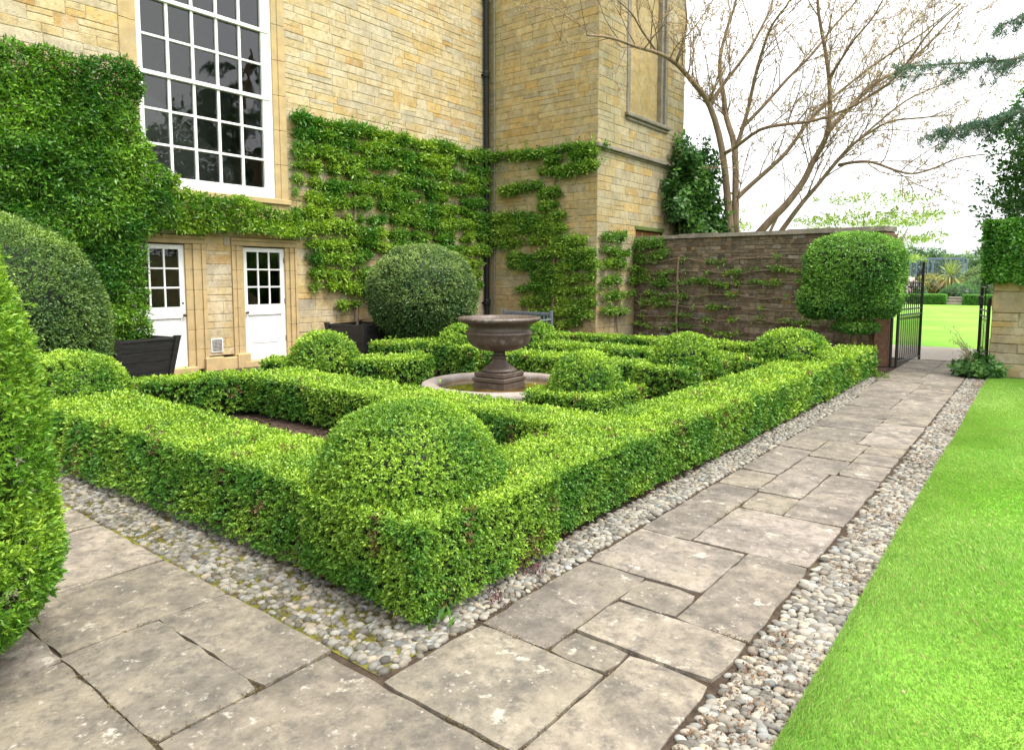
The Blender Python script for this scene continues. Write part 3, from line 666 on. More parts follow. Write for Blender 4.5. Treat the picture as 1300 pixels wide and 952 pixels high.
g = Geo(); g.box(TX-.18, TX+.03, 15.0, 16.55, 2.76, 2.86, bev=.015); g.build('lintel', 'green_stone', lo)

# ------------------------------------------------------------------ garden walls and gate
P0 = np.array((TX, 15.02)); P1 = np.array((-2.42, 13.62)); LW = float(np.linalg.norm(P1-P0)); UW = (P1-P0)/LW; NW = np.array((UW[1], -UW[0]))
gw = empty('garden_wall', (-5.2, 14.4, 0), 'dark weathered stone garden wall between the house wing and the iron gate', 'wall')
sh = lambda u: 1.0-.040*max(0, min(1, u/LW))
g = stone_wall((P0[0], P0[1], 0), (*UW, 0), (*NW, 0), LW, 2.50, [], (.06, .115), (.08, .21), PAL_DARK, (.16, .13, .098), 21, proud=.012, jitter=.004, shear=sh)
back = lambda u, d, z: (*(P0+UW*u-NW*d), z)
g.add([back(0, .01, 0), back(LW, .01, 0), back(LW, .36, 0), back(0, .36, 0), back(0, .01, 2.498), back(LW, .01, 2.398), back(LW, .36, 2.398), back(0, .36, 2.498)], [(1, 2, 6, 5), (2, 3, 7, 6), (4, 5, 6, 7)], (.09, .065, .045))
g.build('wall', 'dark_stone', gw, col=True)
g = Geo(); u = 0
while u < LW:
    e = min(u+random.uniform(.6, 1.0), LW+.02); z0 = 2.505-.1*u/LW; z1 = 2.505-.1*e/LW; t = .085+random.gauss(0, .004)
    g.hexa([back(u, -.05, z0), back(e-.006, -.05, z1), back(e-.006, .41, z1), back(u, .41, z0)], [back(u, -.042, z0+t), back(e-.006, -.042, z1+t), back(e-.006, .40, z1+t), back(u, .40, z0+t)]); u = e
g.build('coping', 'coping', gw)
g = Geo(); g.box(-2.52, -2.30, 13.60, 14.0, 0, 2.36, bev=.01); g.build('pier', 'brick', gw)
# wall to the right of the gate
rw = empty('garden_wall', (2, 13.5, 0), 'honey stone garden wall on the right of the gate with ivy over its top', 'wall')
PAL_PIER = [((.38, .25, .08), 4), ((.33, .27, .17), 4), ((.26, .22, .16), 3)]
g = stone_wall((-.80, 13.40, 0), (1, 0, 0), (0, -1, 0), 9, 2.42, [], (.13, .34), (.25, .6), PAL_PIER, (.22, .17, .09), 22, proud=.02)
g = stone_wall((-.80, 13.76, 0), (0, -1, 0), (-1, 0, 0), .36, 2.42, [], (.2, .36), (.36, .37), PAL_PIER, (.22, .17, .09), 23, proud=.012, geo=g)
g.box(-.785, 8.2, 13.41, 13.75, 0, 2.415, (.25, .2, .12))
g.build('wall', 'tower', rw, col=True)
g = Geo()
for k in range(11): g.box(-.86+k*.82, -.86+k*.82+.815, 13.33, 13.83, 2.422, 2.50+random.gauss(0, .004), bev=.012)
g.build('coping', 'coping', rw)
# iron gate leaves
def gate_leaf(name, hinge, tip, ztop0, ztop1, label, lockbox=None, nb=11):
    h = np.array(hinge); t = np.array(tip); L = np.linalg.norm(t-h); u = (t-h)/L
    root = empty(name, (h[0], h[1], 0), label, 'gate', 'iron leaves of the garden gate')
    at = lambda s, z: (*(h+u*s), z)
    fr = Geo()
    fr.tube([at(0, .0), at(0, 1.25)], .022, 8); fr.tube([at(L, .04), at(L, ztop1-.05), at(L-.012, ztop1)], .022, 8)
    for z in (.10, .92, 1.02): fr.tube([at(0, z), at(L, z)], .016, 6)
    for z in (1.42, 1.50): fr.tube([at(L*.38, z), at(L, z)], .014, 6)
    fr.tube([at(L*.62, 1.25), at(L, 1.25)], .010, 6)
    fr.build('frame', 'iron', root)
    for k in range(nb):
        s = L*(k+.7)/(nb+.4); f = s/L; top = 1.06+ (ztop1-.12-1.06)*max(0, (f-.3)/.7)**.6
        if f < .3: top = 1.06+f*.2
        b = Geo(); b.tube([at(s, .10), at(s, top)], .0085, 6)
        b.tube([at(s, top-.004), at(s, top+.025), at(s, top+.075)], [.012, .016, .002], 6); b.build('bar', 'iron', root)
        if k < nb-1:
            s2 = s+L*.5/(nb+.4); b = Geo(); b.tube([at(s2, .10), at(s2, .84)], .004, 6); b.tube([at(s2, .83), at(s2, .86), at(s2, .90)], [.006, .008, .002], 6); b.build('dog_bar', 'iron', root)
    # rings between the upper rails
    for k in range(5):
        s = L*(.46+.11*k); ring = [np.array(at(s, 1.46)) + (np.array((*u, 0))*math.cos(a)+np.array((0, 0, 1))*math.sin(a))*.034 for a in np.linspace(0, 2*math.pi, 13)]
        b = Geo(); b.tube(ring, .007, 5, cap=False); b.build('ring', 'iron', root)
    if lockbox:
        b = Geo(); p = at(L, 1.2); b.box(p[0]-.035, p[0]+.03, p[1]-.05, p[1]+.05, 1.10, 1.26, bev=.006); b.build('lock_box', 'iron', root)
    return root
gate_leaf('iron_gate', (-2.17, 13.66), (-1.99, 14.95), 1.1, 1.88, 'open left leaf of black iron gate beside the topiary bush')
gate_leaf('iron_gate', (-.86, 13.72), (-1.06, 14.9), 1.1, 2.16, 'open right leaf of black iron gate seen edge on by the pillar', True, 3)
gp = Geo(); gp.tube([(-2.25, 13.6, 0), (-2.25, 13.6, 1.5), (-2.25, 13.6, 1.55)], [.024, .024, .006], 8); o = gp.build('gate_post', 'iron'); tag(o, 'slim black iron post between the pier and the left gate leaf', 'post')
# ------------------------------------------------------------------ knot garden
HG = 'clipped box hedges of the knot garden'
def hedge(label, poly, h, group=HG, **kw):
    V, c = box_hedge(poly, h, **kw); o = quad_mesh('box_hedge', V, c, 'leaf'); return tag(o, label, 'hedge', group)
rect = lambda x0, x1, y0, y1: [(x0, y0), (x1, y0), (x1, y1), (x0, y1)]
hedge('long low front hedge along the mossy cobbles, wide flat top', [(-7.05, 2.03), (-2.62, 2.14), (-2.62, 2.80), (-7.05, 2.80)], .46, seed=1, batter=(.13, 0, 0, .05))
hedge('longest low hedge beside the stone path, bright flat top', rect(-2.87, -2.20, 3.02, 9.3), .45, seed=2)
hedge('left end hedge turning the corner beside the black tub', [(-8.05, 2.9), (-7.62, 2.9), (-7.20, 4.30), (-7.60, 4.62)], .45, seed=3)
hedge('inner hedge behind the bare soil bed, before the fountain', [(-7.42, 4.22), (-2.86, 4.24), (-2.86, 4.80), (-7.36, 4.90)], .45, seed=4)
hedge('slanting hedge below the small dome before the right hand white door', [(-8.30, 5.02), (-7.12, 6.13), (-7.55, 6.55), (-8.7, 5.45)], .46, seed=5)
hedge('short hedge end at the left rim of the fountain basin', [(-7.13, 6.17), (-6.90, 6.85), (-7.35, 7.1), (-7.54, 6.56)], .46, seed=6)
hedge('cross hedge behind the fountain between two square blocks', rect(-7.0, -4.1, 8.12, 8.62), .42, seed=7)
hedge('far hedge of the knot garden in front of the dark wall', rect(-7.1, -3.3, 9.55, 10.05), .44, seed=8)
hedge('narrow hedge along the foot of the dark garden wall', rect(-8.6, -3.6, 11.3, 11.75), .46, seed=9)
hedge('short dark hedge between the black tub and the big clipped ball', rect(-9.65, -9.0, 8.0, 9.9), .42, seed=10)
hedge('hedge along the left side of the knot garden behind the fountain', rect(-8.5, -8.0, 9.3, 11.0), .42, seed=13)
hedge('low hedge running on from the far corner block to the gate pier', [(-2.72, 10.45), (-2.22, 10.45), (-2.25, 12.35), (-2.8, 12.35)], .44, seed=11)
DG = 'square box blocks topped by clipped domes'
def block_dome(label, x0, x1, y0, y1, h, c, r, top, seed, fb=0.0):
    e = empty('box_topiary', ((x0+x1)/2, (y0+y1)/2, 0), label, 'topiary', DG)
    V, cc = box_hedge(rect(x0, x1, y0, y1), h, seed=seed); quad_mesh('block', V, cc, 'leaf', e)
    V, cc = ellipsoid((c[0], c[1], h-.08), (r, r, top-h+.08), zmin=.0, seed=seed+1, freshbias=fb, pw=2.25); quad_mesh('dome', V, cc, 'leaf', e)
block_dome('largest box dome on the near corner block above the path', -2.98, -2.10, 1.99, 3.06, .48, (-2.70, 2.50), .50, .90, 31, .05)
block_dome('box dome on a block at the right rim of the fountain', -4.15, -3.32, 5.40, 6.45, .44, (-3.74, 5.92), .375, .82, 33)
block_dome('box dome on a block right of the fountain, before the dark wall', -4.18, -3.42, 7.75, 9.05, .45, (-3.77, 8.38), .44, .85, 35)
block_dome('box dome on the far corner block at the end of the long hedge', -3.35, -2.20, 9.2, 10.3, .46, (-2.84, 9.78), .53, .86, 37)
block_dome('box dome half hidden by the urn on its left', -8.0, -7.05, 7.85, 8.75, .50, (-7.62, 8.30), .40, .82, 39)
block_dome('box dome half hidden by the urn on its right', -7.75, -6.9, 9.45, 10.3, .42, (-7.35, 9.85), .46, .80, 41)
block_dome('box dome in front of the right hand black tub', -8.35, -7.55, 5.35, 6.25, .42, (-7.88, 5.75), .45, .84, 43)
block_dome('box dome at the left end beside the left black tub', -8.05, -7.0, 2.02, 2.92, .44, (-7.52, 2.50), .52, .84, 45)
# red-leaved weeds and grass tuft at the hedge foot
def tuft(label, name, x, y, n, L, new, old, K=5, r=.05, up=1.2, z=.0):
    P = np.c_[RNG.normal(x, r, n), RNG.normal(y, r, n), np.abs(RNG.normal(.01, .012, n))+z]
    v, c = leaves(P, np.tile((0, 0, 1.), (n, 1)), L, new, old, K, spread=(.3, 1.0), ratio=.3, up=up); o = quad_mesh(name, v, c, 'leaf'); return tag(o, label, 'plant')
tuft('small red leaved weed in the cobbles by the near corner block', 'weed', -2.08, 2.85, 26, .02, (.16, .02, .03), (.07, .015, .02), r=.04)
tuft('red leaved weed at the edge of the path a little before the hedge corner', 'weed', -2.05, 2.45, 22, .018, (.16, .02, .03), (.07, .015, .02), r=.035)
tuft('grass tuft growing under the near corner of the front block', 'grass_tuft', -2.16, 2.12, 24, .07, (.12, .26, .03), (.05, .14, .02), K=3, r=.05)
tuft('small yellow green weed by the gate end of the path', 'weed', -2.18, 12.1, 24, .07, (.20, .34, .04), (.09, .2, .03), K=5, r=.10)
# ---- balls and clipped bushes
BN, BO = (.31, .43, .12), (.05, .115, .03)
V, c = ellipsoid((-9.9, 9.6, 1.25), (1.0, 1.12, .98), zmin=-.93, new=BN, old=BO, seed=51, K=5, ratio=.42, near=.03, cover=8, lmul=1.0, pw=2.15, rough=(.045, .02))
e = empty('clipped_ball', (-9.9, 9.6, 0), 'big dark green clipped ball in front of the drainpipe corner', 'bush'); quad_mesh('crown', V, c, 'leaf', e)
g = Geo(); g.tube([(-9.9, 9.6, -.05), (-9.88, 9.62, .5)], [.07, .06], 8); g.build('trunk', 'bark', e)
V, c = ellipsoid((-9.45, 2.4, .95), (1.15, 1.15, 1.34), zmin=-.8, new=(.25, .38, .07), old=BO, seed=52, K=5, ratio=.42, near=.03, cover=8, pw=2.1, rough=(.045, .02))
o = quad_mesh('clipped_bush', V, c, 'leaf'); tag(o, 'large clipped dome bush left of the doors beneath the wall creeper', 'bush')
V, c = ellipsoid((-3.47, .43, .40), (.62, .62, 1.95), zmin=.0, new=(.42, .58, .06), old=(.10, .26, .022), seed=53, K=7, ratio=.34, near=.024, cover=11, pw=2.0, spread=(.3, .9), rough=(.035, .03), jit=.5)
V2, c2 = ellipsoid((-3.47, .43, .42), (.62, .62, .42), zmin=-.97, new=(.42, .58, .06), old=(.10, .26, .022), seed=54, K=7, ratio=.34, near=.024, cover=11, spread=(.3, .9), rough=(.035, .03), jit=.5)
o = quad_mesh('clipped_bush', np.concatenate([V, V2]), np.concatenate([c, c2]), 'leaf'); tag(o, 'bright yellow green bush nearest the camera at the left edge', 'bush')
# ---- topiary on a stem by the gate
TN, TO = (.26, .48, .07), (.05, .16, .025)
e = empty('cloud_topiary', (-2.70, 12.75, 0), 'clipped square headed topiary on a stem beside the iron gate', 'topiary')
V, c = join(ellipsoid((-2.70, 12.7, 1.69), (.76, .62, .62), zmin=-.97, pw=2.9, seed=61, new=TN, old=TO, K=5, near=.026, rough=(.03, .012), lmul=.8),
            ellipsoid((-2.97, 12.6, 1.20), (.58, .5, .34), zmin=-.95, pw=2.8, seed=62, new=TN, old=TO, K=5, near=.026, rough=(.03, .012), lmul=.8),
            ellipsoid((-2.37, 12.62, 1.25), (.42, .45, .34), zmin=-.95, pw=2.6, seed=64, new=TN, old=TO, K=5, near=.026, rough=(.03, .012), lmul=.8))
quad_mesh('crown', V, c, 'leaf', e)
V, c = ellipsoid((-2.62, 12.55, .76), (.36, .3, .11), zmin=-.95, pw=2.2, seed=63, new=TN, old=TO, K=5, near=.026, rough=(.02, .012), lmul=.8); quad_mesh('tier', V, c, 'leaf', e)
g = Geo(); g.tube([(-2.72, 12.75, -.05), (-2.68, 12.73, .5), (-2.7, 12.7, 1.3)], [.07, .055, .05], 9); g.build('trunk', 'bark', e)
V, c = ellipsoid((-3.15, 11.35, .30), (.48, .42, .42), zmin=-.6, seed=65, new=(.09, .22, .03), old=(.025, .08, .015), K=5, near=.03)
o = quad_mesh('clipped_bush', V, c, 'leaf'); tag(o, 'small dark round bush behind the far corner dome under the topiary', 'bush')

# ------------------------------------------------------------------ wall plants
def wall_leaves(P, N, L, new, old, K, seed, **kw):
    rng = np.random.default_rng(seed); leaf_tone = np.clip((noise3(P, 2.2, seed)-.5)*1.1+.42+rng.normal(0, .2, len(P)), 0, 1)
    return leaves(P, N, L, new, old, K, leaf_tone=leaf_tone, rng=rng, **kw)
PN, PO = (.25, .46, .045), (.035, .14, .016)
# dense creeper on the left: masks in (Y, z)
def creeper_mask(y, z, P):
    w = (noise3(P, 1.6, 70)-.5)*.35+(noise3(P, 5, 71)-.5)*.16
    big = (y < 4.93 + .13*np.clip(3.6-z, -2, 1) + w*.7) & (z < 4.72 + .10*np.clip(y-3.2, 0, 2)*.3 + w*.55 - .55*np.clip(y-4.55, 0, 1)**1.5*2) & (z > .55 - w)
    door = (y > 5.62) & (y < 5.6) & (z < 2.20 + w*.3)
    cut = (y > 4.80 + w*.4) & (z < 2.28 - w*.5) & (y < 6)
    strip = (y > 4.8) & (y < 7.6) & (z > 2.34 + w*.45) & (z < 3.06 - .10*np.clip(y-5, 0, 3) + w*.5 + .5*np.clip(5.5-y, 0, 1))
    return (big & ~cut) | strip
e = empty('wall_creeper', (-11.2, 3.0, 0), 'dense evergreen creeper clothing the wall left of the tall window', 'climbing plant')
n = 62000; y = RNG.uniform(-1.5, 7.7, n); z = RNG.uniform(.1, 5.2, n); P = np.c_[np.full(n, 0.), y, z]
k = creeper_mask(y, z, P); P = P[k]; dep = .16+.20*noise3(P, 1.3, 73)+.16*noise3(P, 4.2, 74)
dep = np.where(P[:, 1] > 5.3, dep*.8, dep)
P[:, 0] = WX + dep*RNG.uniform(.35, 1.0, len(P))**.5
gx = np.c_[np.full(len(P), 1.), (noise3(P, 3, 75)-.5)*1.4, (noise3(P, 3, 76)-.5)*1.2+.15]
v, c = wall_leaves(P, norm(gx), RNG.uniform(.055, .085, len(P)), PN, PO, 5, 77, ratio=.36, spread=(.6, 1.35), jit=.5)
q = np.repeat(P[:, 1] > 5.2, 5); c[q] = c[q]*np.array((1.5, 1.22, 1.1))
quad_mesh('foliage', v, c, 'gloss_leaf', e)
g = Geo()
for y0 in (1.4, 3.1, 4.3):
    p = [(WX+.08, y0, -.03)]
    for q in range(9): p.append((WX+.06+random.uniform(0, .05), p[-1][1]+random.uniform(-.12, .12), p[-1][2]+.5))
    g.tube(p, list(np.linspace(.045, .015, 10)), 6)
for y0 in np.arange(5.2, 7.5, .35): g.tube([(WX+.05, y0, 2.55+random.uniform(-.1, .1)), (WX+.06, y0+.2, 2.6), (WX+.05, y0+.42, 2.55+random.uniform(-.1, .1))], .012, 5)
g.build('stem', 'bark', e)
def espalier(label, loc, to3, rows, stem, seed, new, old, dens=75, thick=.12, dep=.20, L=(.062, .095), K=5, gap=.34, Nn=None, parent_name='espalier', cat='climbing plant'):
    rng = np.random.default_rng(seed); e = empty(parent_name, loc, label, cat, 'shrubs trained in tiers on the stone walls')
    g = Geo(); Ps = []; As = []
    for (u0, u1, z, dn, th) in rows:
        p = [(u, z + .03*math.sin(u*3.1+z*5)+rng.normal(0, .012), .035+rng.uniform(0, .03)) for u in np.arange(min(u0, u1), max(u0, u1), .16)]
        if len(p) > 1: g.tube([to3(*q) for q in p], list(np.linspace(.014, .007, len(p))), 5)
        n = int(abs(u1-u0)*dens*dn*12); u = rng.uniform(u0, u1, n)
        q = np.c_[u, np.full(n, z*3.0), np.full(n, seed*1.0)]
        a = noise3(q, 2.3, seed+1)*.5+noise3(q, 6.5, seed+2)*.5
        fe = np.clip(np.minimum(np.abs(u-u0), np.abs(u-u1))/.22, 0, 1)**.7; keep = (a > gap*rng.uniform(.7, 1.3, n)) & (rng.uniform(0, 1, n) < .12+.88*fe); u = u[keep]; a = a[keep]
        zz = z + .02 + th*thick/.12*(.45+1.2*(a-.3))*rng.normal(0, .55, len(u)) + .03*np.sin(u*3.1+z*5) + .12*(noise3(np.c_[u, u*0, u*0+z*3], 1.7, seed+4)-.5) + np.where(rng.uniform(0, 1, len(u)) < .06, rng.normal(0, .10, len(u)), 0)
        d = .03 + dep*(.4+.9*(a-.2))*rng.uniform(.2, 1, len(u))
        Ps.append(np.array([to3(x, y, w) for x, y, w in zip(u, zz, d)])); As.append((zz-z)/thick)
    st = [(stem[0]+.02*math.sin(k*2.), z, .07) for k, z in enumerate(np.arange(-.03, stem[1], .3))]
    g.tube([to3(*q) for q in st], list(np.linspace(stem[2], .02, len(st))), 8)
    g.build('stem', 'bark', e)
    P = np.vstack(Ps); A = np.concatenate(As)
    N = np.tile(np.array(Nn, float), (len(P), 1)) + np.array((0, 0, 1.))*(A*.8+.25)[:, None]
    v, c = wall_leaves(P, norm(N), rng.uniform(*L, len(P)), new, old, K, seed+5, ratio=.36, spread=(.6, 1.4), jit=.55); quad_mesh('foliage', v, c, 'gloss_leaf', e)
EN, EO = (.36, .52, .055), (.06, .20, .022)
rows = []
for k in range(12):
    z = 4.52-.285*k; y0 = 7.56 if z > 2.5 else 7.82
    y1 = 13.15
    if z > 2.0: rows.append((y0, y1, z, 1.0 if k < 6 else .9, '.135' if 0 else .118 if k < 7 else .105))
    else: rows.append((y0+.1*random.random(), 9.4, z, .62, .12)); rows.append((10.9, 12.9, z, .55, .11))
rows += [(8.45, 9.1, 1.0, .5, .1)]
espalier('evergreen trained in thick tiers between the tall window and the drainpipe', (-11.25, 9.0, 0), lambda u, z, d: (WX+d, u, z), rows, (9.0, 4.3, .055), 81, EN, EO, dens=44, Nn=(1, 0, 0), gap=.39)
rows = [(-11.15, -8.0, 4.50, .8, .09), (-9.5, -8.0, 4.30, 1.0, .13), (-9.7, -8.02, 4.02, 1., .12), (-10.9, -9.5, 3.72, .75, .11), (-9.7, -9.0, 3.5, .9, .13), (-9.75, -9.1, 3.25, .8, .12), (-11.2, -8.9, 3.0, .9, .13), (-11.2, -8.85, 2.72, .95, .13),
 (-11.2, -8.3, 2.42, .75, .12), (-10.6, -8.05, 2.14, .9, .13), (-10.6, -7.95, 1.86, .9, .13), (-9.9, -8.05, 1.58, .8, .12), (-10.4, -8.05, 1.30, .85, .12), (-10.2, -8.05, 1.02, .85, .12), (-9.9, -8.1, .74, .75, .11), (-9.7, -8.4, .5, .5, .09)]
espalier('evergreen trained in open tiers on the wing wall behind the urn', (-9.2, 13.2, 0), lambda u, z, d: (u, YC-d, z), rows, (-9.25, 4.4, .05), 91, (.36, .50, .06), (.07, .21, .025), dens=40, Nn=(0, -1, 0), gap=.36)
def to_gw(u, z, d): p = P0+UW*u+NW*(d+.02); return (p[0], p[1], z)
rows = [(0.0, 1.0, 2.38, .35, .12), (0, 1.2, 2.1, .4, .10), (0.1, 5.0, 1.98, .16, .05), (0, 5.4, 1.72, .2, .05), (0, 5.2, 1.46, .22, .05), (0.1, 5.2, 1.2, .2, .05), (0, 4.6, .95, .22, .05), (0.1, 4.9, .7, .18, .05), (0, 3.8, .45, .16, .05), (0, 1.2, 1.6, .3, .1), (0, 1.1, 1.05, .3, .1)]
espalier('sparse young espalier with pale leaves on the dark garden wall', (-6.8, 14.7, 0), to_gw, rows, (1.4, 2.2, .03), 101, (.32, .46, .07), (.10, .24, .03), dens=70, dep=.07, L=(.045, .08), K=5, gap=.60, Nn=(NW[0], NW[1], 0))
# end face of the wing low down, where tiers turn the corner
rows = [(13.3, 14.9, 2.55, .5, .12), (13.3, 14.6, 2.2, .45, .12), (13.3, 14.9, 1.85, .5, .12), (13.3, 14.9, 1.5, .35, .1), (13.3, 14.9, 1.15, .35, .1), (13.3, 14.6, .8, .3, .1), (13.3, 13.5, 4.45, .6, .1), (13.3, 13.42, 4.2, .6, .1)]
espalier('thin espalier shoots on the narrow end face of the wing', (-8.1, 14.0, 0), lambda u, z, d: (TX+d, u, z), rows, (14.1, 2.3, .025), 111, (.28, .44, .05), (.06, .17, .02), dens=34, Nn=(1, 0, 0), gap=.46)
# ivy over the right hand wall
rng = np.random.default_rng(120); n = 15000
x = rng.uniform(-.95, 3.2, n); z = rng.uniform(1.2, 2.48, n); P = np.c_[x, np.zeros(n), z]; lowz = 1.42+.38*noise3(P*np.array((1, 0, 0)), 1.7, 5)+.12*np.clip(-.55-x, 0, 1)*-3
k = z > lowz; P = P[k]; P[:, 1] = 13.40-.04-.16*noise3(P, 2, 6)-rng.uniform(0, .08, len(P))
N = np.tile((0, -1., .25), (len(P), 1)); N[P[:, 0] < -.82] += (-.8, 0, 0)
P2 = P[P[:, 0] < -.5].copy(); P2[:, 0] = -.84-.08*rng.uniform(0, 1, len(P2)); P2[:, 1] = rng.uniform(13.35, 13.7, len(P2)); N2 = np.tile((-1., 0, .3), (len(P2), 1)); q = P2[:, 2] > 1.62; P2, N2 = P2[q], N2[q]
P = np.vstack([P, P2]); N = np.vstack([N, N2])
v, c = wall_leaves(P, norm(N), rng.uniform(.04, .065, len(P)), (.13, .32, .03), (.03, .12, .015), 4, 121, ratio=.75, spread=(.9, 1.4))
o = quad_mesh('ivy', v, c, 'gloss_leaf'); tag(o, 'dense ivy clipped square over the top of the right hand wall', 'ivy')
# plant at the foot of the right pillar
rng = np.random.default_rng(130); n = 260
th = rng.uniform(0, 6.28, n); rr = rng.uniform(0, 1, n)**.6*.36; P = np.c_[-.92+rr*np.cos(th)*1.0, 13.1+rr*np.sin(th)*.7, .05+.36*rng.uniform(0, 1, n)*(1-rr/.5)]
v, c = leaves(P, norm(np.c_[np.cos(th)*.7, np.sin(th)*.7-.3, np.full(n, .7)]), rng.uniform(.06, .12, n), (.12, .25, .05), (.04, .12, .03), 5, ratio=.6, spread=(.8, 1.4), rng=rng)
e = empty('leafy_plant', (-.92, 13.1, 0), 'leafy plant with airy flower stalks at the foot of the right pillar', 'plant'); quad_mesh('foliage', v, c, 'leaf', e)
g = Geo(); P = []
for k in range(22):
    a = random.uniform(2.2, 4.6); b = random.uniform(.35, .75); x, y = -.95, 13.1; pts = [(x, y, .1)]
    for q in range(1, 5): pts.append((x+math.cos(a)*b*.30*q*.5, y+math.sin(a)*.1*q, .1+b*.35*q-.02*q*q)); P.append(pts[-1])
    g.tube(pts, [.006, .005, .004, .003, .003], 4)
g.build('stalk', 'bark', e)
P = np.array(P)+RNG.normal(0, .03, (len(P), 3)); v, c = leaves(P, np.tile((0, 0, 1.), (len(P), 1)), .03, (.35, .36, .25), (.12, .22, .08), 5, ratio=.4); quad_mesh('flower', v, c, 'leaf', e)

# ------------------------------------------------------------------ fountain, urn, tubs, bench
FC = (-5.48, 6.63)
e = empty('fountain_basin', (*FC, 0), 'round stone basin of brown water with a thick pale rim', 'fountain')
g = Geo(); g.lathe([(.86, -.05), (.90, .0), (.91, .14), (.97, .165), (.995, .20), (.985, .245), (.95, .262), (.84, .262), (.80, .25), (.785, .21), (.78, .02)], FC, 64, wob=lambda a, z: .004*math.sin(9*a)+.003*math.sin(23*a+z*40)); g.build('rim', 'basin', e, smooth=True)
g = Geo(); a = np.linspace(0, 2*math.pi, 49)[:-1]; g.add([(FC[0]+.79*math.cos(t), FC[1]+.79*math.sin(t), .195) for t in a], [tuple(range(48))]); g.build('water', 'water', e)
e = empty('stone_urn', (*FC, .1), 'brown weathered stone urn on a square pedestal in the basin', 'urn')
g = Geo(); s = .235; ang = R(4)
def sq(s, z0, z1, bev):
    gg = Geo().box(-s, s, -s, s, z0, z1, bev=bev); return [(FC[0]+x*math.cos(ang)-y*math.sin(ang), FC[1]+x*math.sin(ang)+y*math.cos(ang), z) for x, y, z in gg.v], gg.f
for s, z0, z1 in ((.235, .05, .27), (.243, .272, .33), (.225, .332, .395)): v, f = sq(s, z0, z1, .012); g.add(v, f)
g.build('pedestal', 'urn', e)
g = Geo(); g.lathe([(.215, .396), (.225, .405), (.222, .425), (.20, .44), (.155, .468), (.12, .50), (.092, .535), (.082, .56), (.098, .567), (.103, .58), (.094, .592), (.078, .60), (.073, .625), (.078, .65)], FC, 48); g.build('foot', 'urn', e, smooth=True)
g = Geo(); lob = lambda a, z: (.02*abs(math.sin(a*10)) if .67 < z < .82 else 0)
g.lathe([(.08, .648), (.14, .656), (.24, .675), (.33, .72), (.385, .775), (.41, .83), (.417, .865), (.425, .872), (.425, .895), (.412, .902), (.392, .925), (.385, .96), (.40, .985), (.45, 1.01), (.50, 1.03), (.522, 1.045), (.525, 1.065), (.51, 1.082), (.47, 1.085), (.45, 1.075), (.44, 1.05), (.40, 1.0)], FC, 80, wob=lob); bowl = g.build('bowl', 'urn', e, smooth=True)
g = Geo(); g.add([(FC[0]+.45*math.cos(t), FC[1]+.45*math.sin(t), 1.058) for t in a], [tuple(range(48))]); g.build('water', 'water', bowl)
# tubs
def make_tub():
    e = empty('planter_tub', (0, 0, 0), 'tub', 'planter', 'black square garden tubs'); b, t, H = .36, .46, .70
    for sx in (-1, 1):
        for sy in (-1, 1):
            g = Geo(); c0 = np.array((sx*b, sy*b)); c1 = np.array((sx*(t+.012), sy*(t+.012))); w = .04
            q = lambda c, z: [(c[0]-w, c[1]-w, z), (c[0]+w, c[1]-w, z), (c[0]+w, c[1]+w, z), (c[0]-w, c[1]+w, z)]
            g.hexa(q(c0, 0), q(c1, H+.035)); g.build('post', 'black_wood', e)
    for k in range(4):
        g = Geo()
        for i in range(4):
            z0 = .06+i*.155; z1 = z0+.149; r = lambda z: b+(t-b)*z/H; pts = []
            for z in (z0, z1):
                a = r(z)+.012; i_ = a-.03; pts.append([(-a+.05, -a, z), (a-.05, -a, z), (a-.05, -i_, z), (-a+.05, -i_, z)])
            rot = lambda p: (p[0]*math.cos(k*math.pi/2)-p[1]*math.sin(k*math.pi/2), p[0]*math.sin(k*math.pi/2)+p[1]*math.cos(k*math.pi/2), p[2])
            g.hexa([rot(p) for p in pts[0]], [rot(p) for p in pts[1]])
        g.build('panel', 'black_wood', e)
    g = Geo(); T = t+.02
    for k in range(4):
        rot = lambda p: (p[0]*math.cos(k*math.pi/2)-p[1]*math.sin(k*math.pi/2), p[0]*math.sin(k*math.pi/2)+p[1]*math.cos(k*math.pi/2), p[2])
        g.hexa([rot(p) for p in ((-T+.07, -T, H-.02), (T-.07, -T, H-.02), (T-.07, -T+.07, H-.02), (-T+.07, -T+.07, H-.02))], [rot(p) for p in ((-T+.07, -T, H+.012), (T-.07, -T, H+.012), (T-.07, -T+.07, H+.012), (-T+.07, -T+.07, H+.012))])
    g.build('rim', 'black_wood', e)
    g = Geo(); g.add([(-.4, -.4, H-.08), (.4, -.4, H-.08), (.4, .4, H-.08), (-.4, .4, H-.08)], [(0, 1, 2, 3)]); g.build('soil', 'soil', e)
    return e
tub = make_tub(); tub.location = (-10.74, 4.36, -.02); tub.rotation_euler[2] = R(9); tub['label'] = 'black wooden tub in front of the left hand white door'
t2 = tub.copy(); C.objects.link(t2)
for ch in tub.children: q = ch.copy(); C.objects.link(q); q.parent = t2
t2.location = (-10.74, 8.72, -.02); t2.rotation_euler[2] = R(9); t2['label'] = 'black wooden tub between the right hand door and the clipped ball'
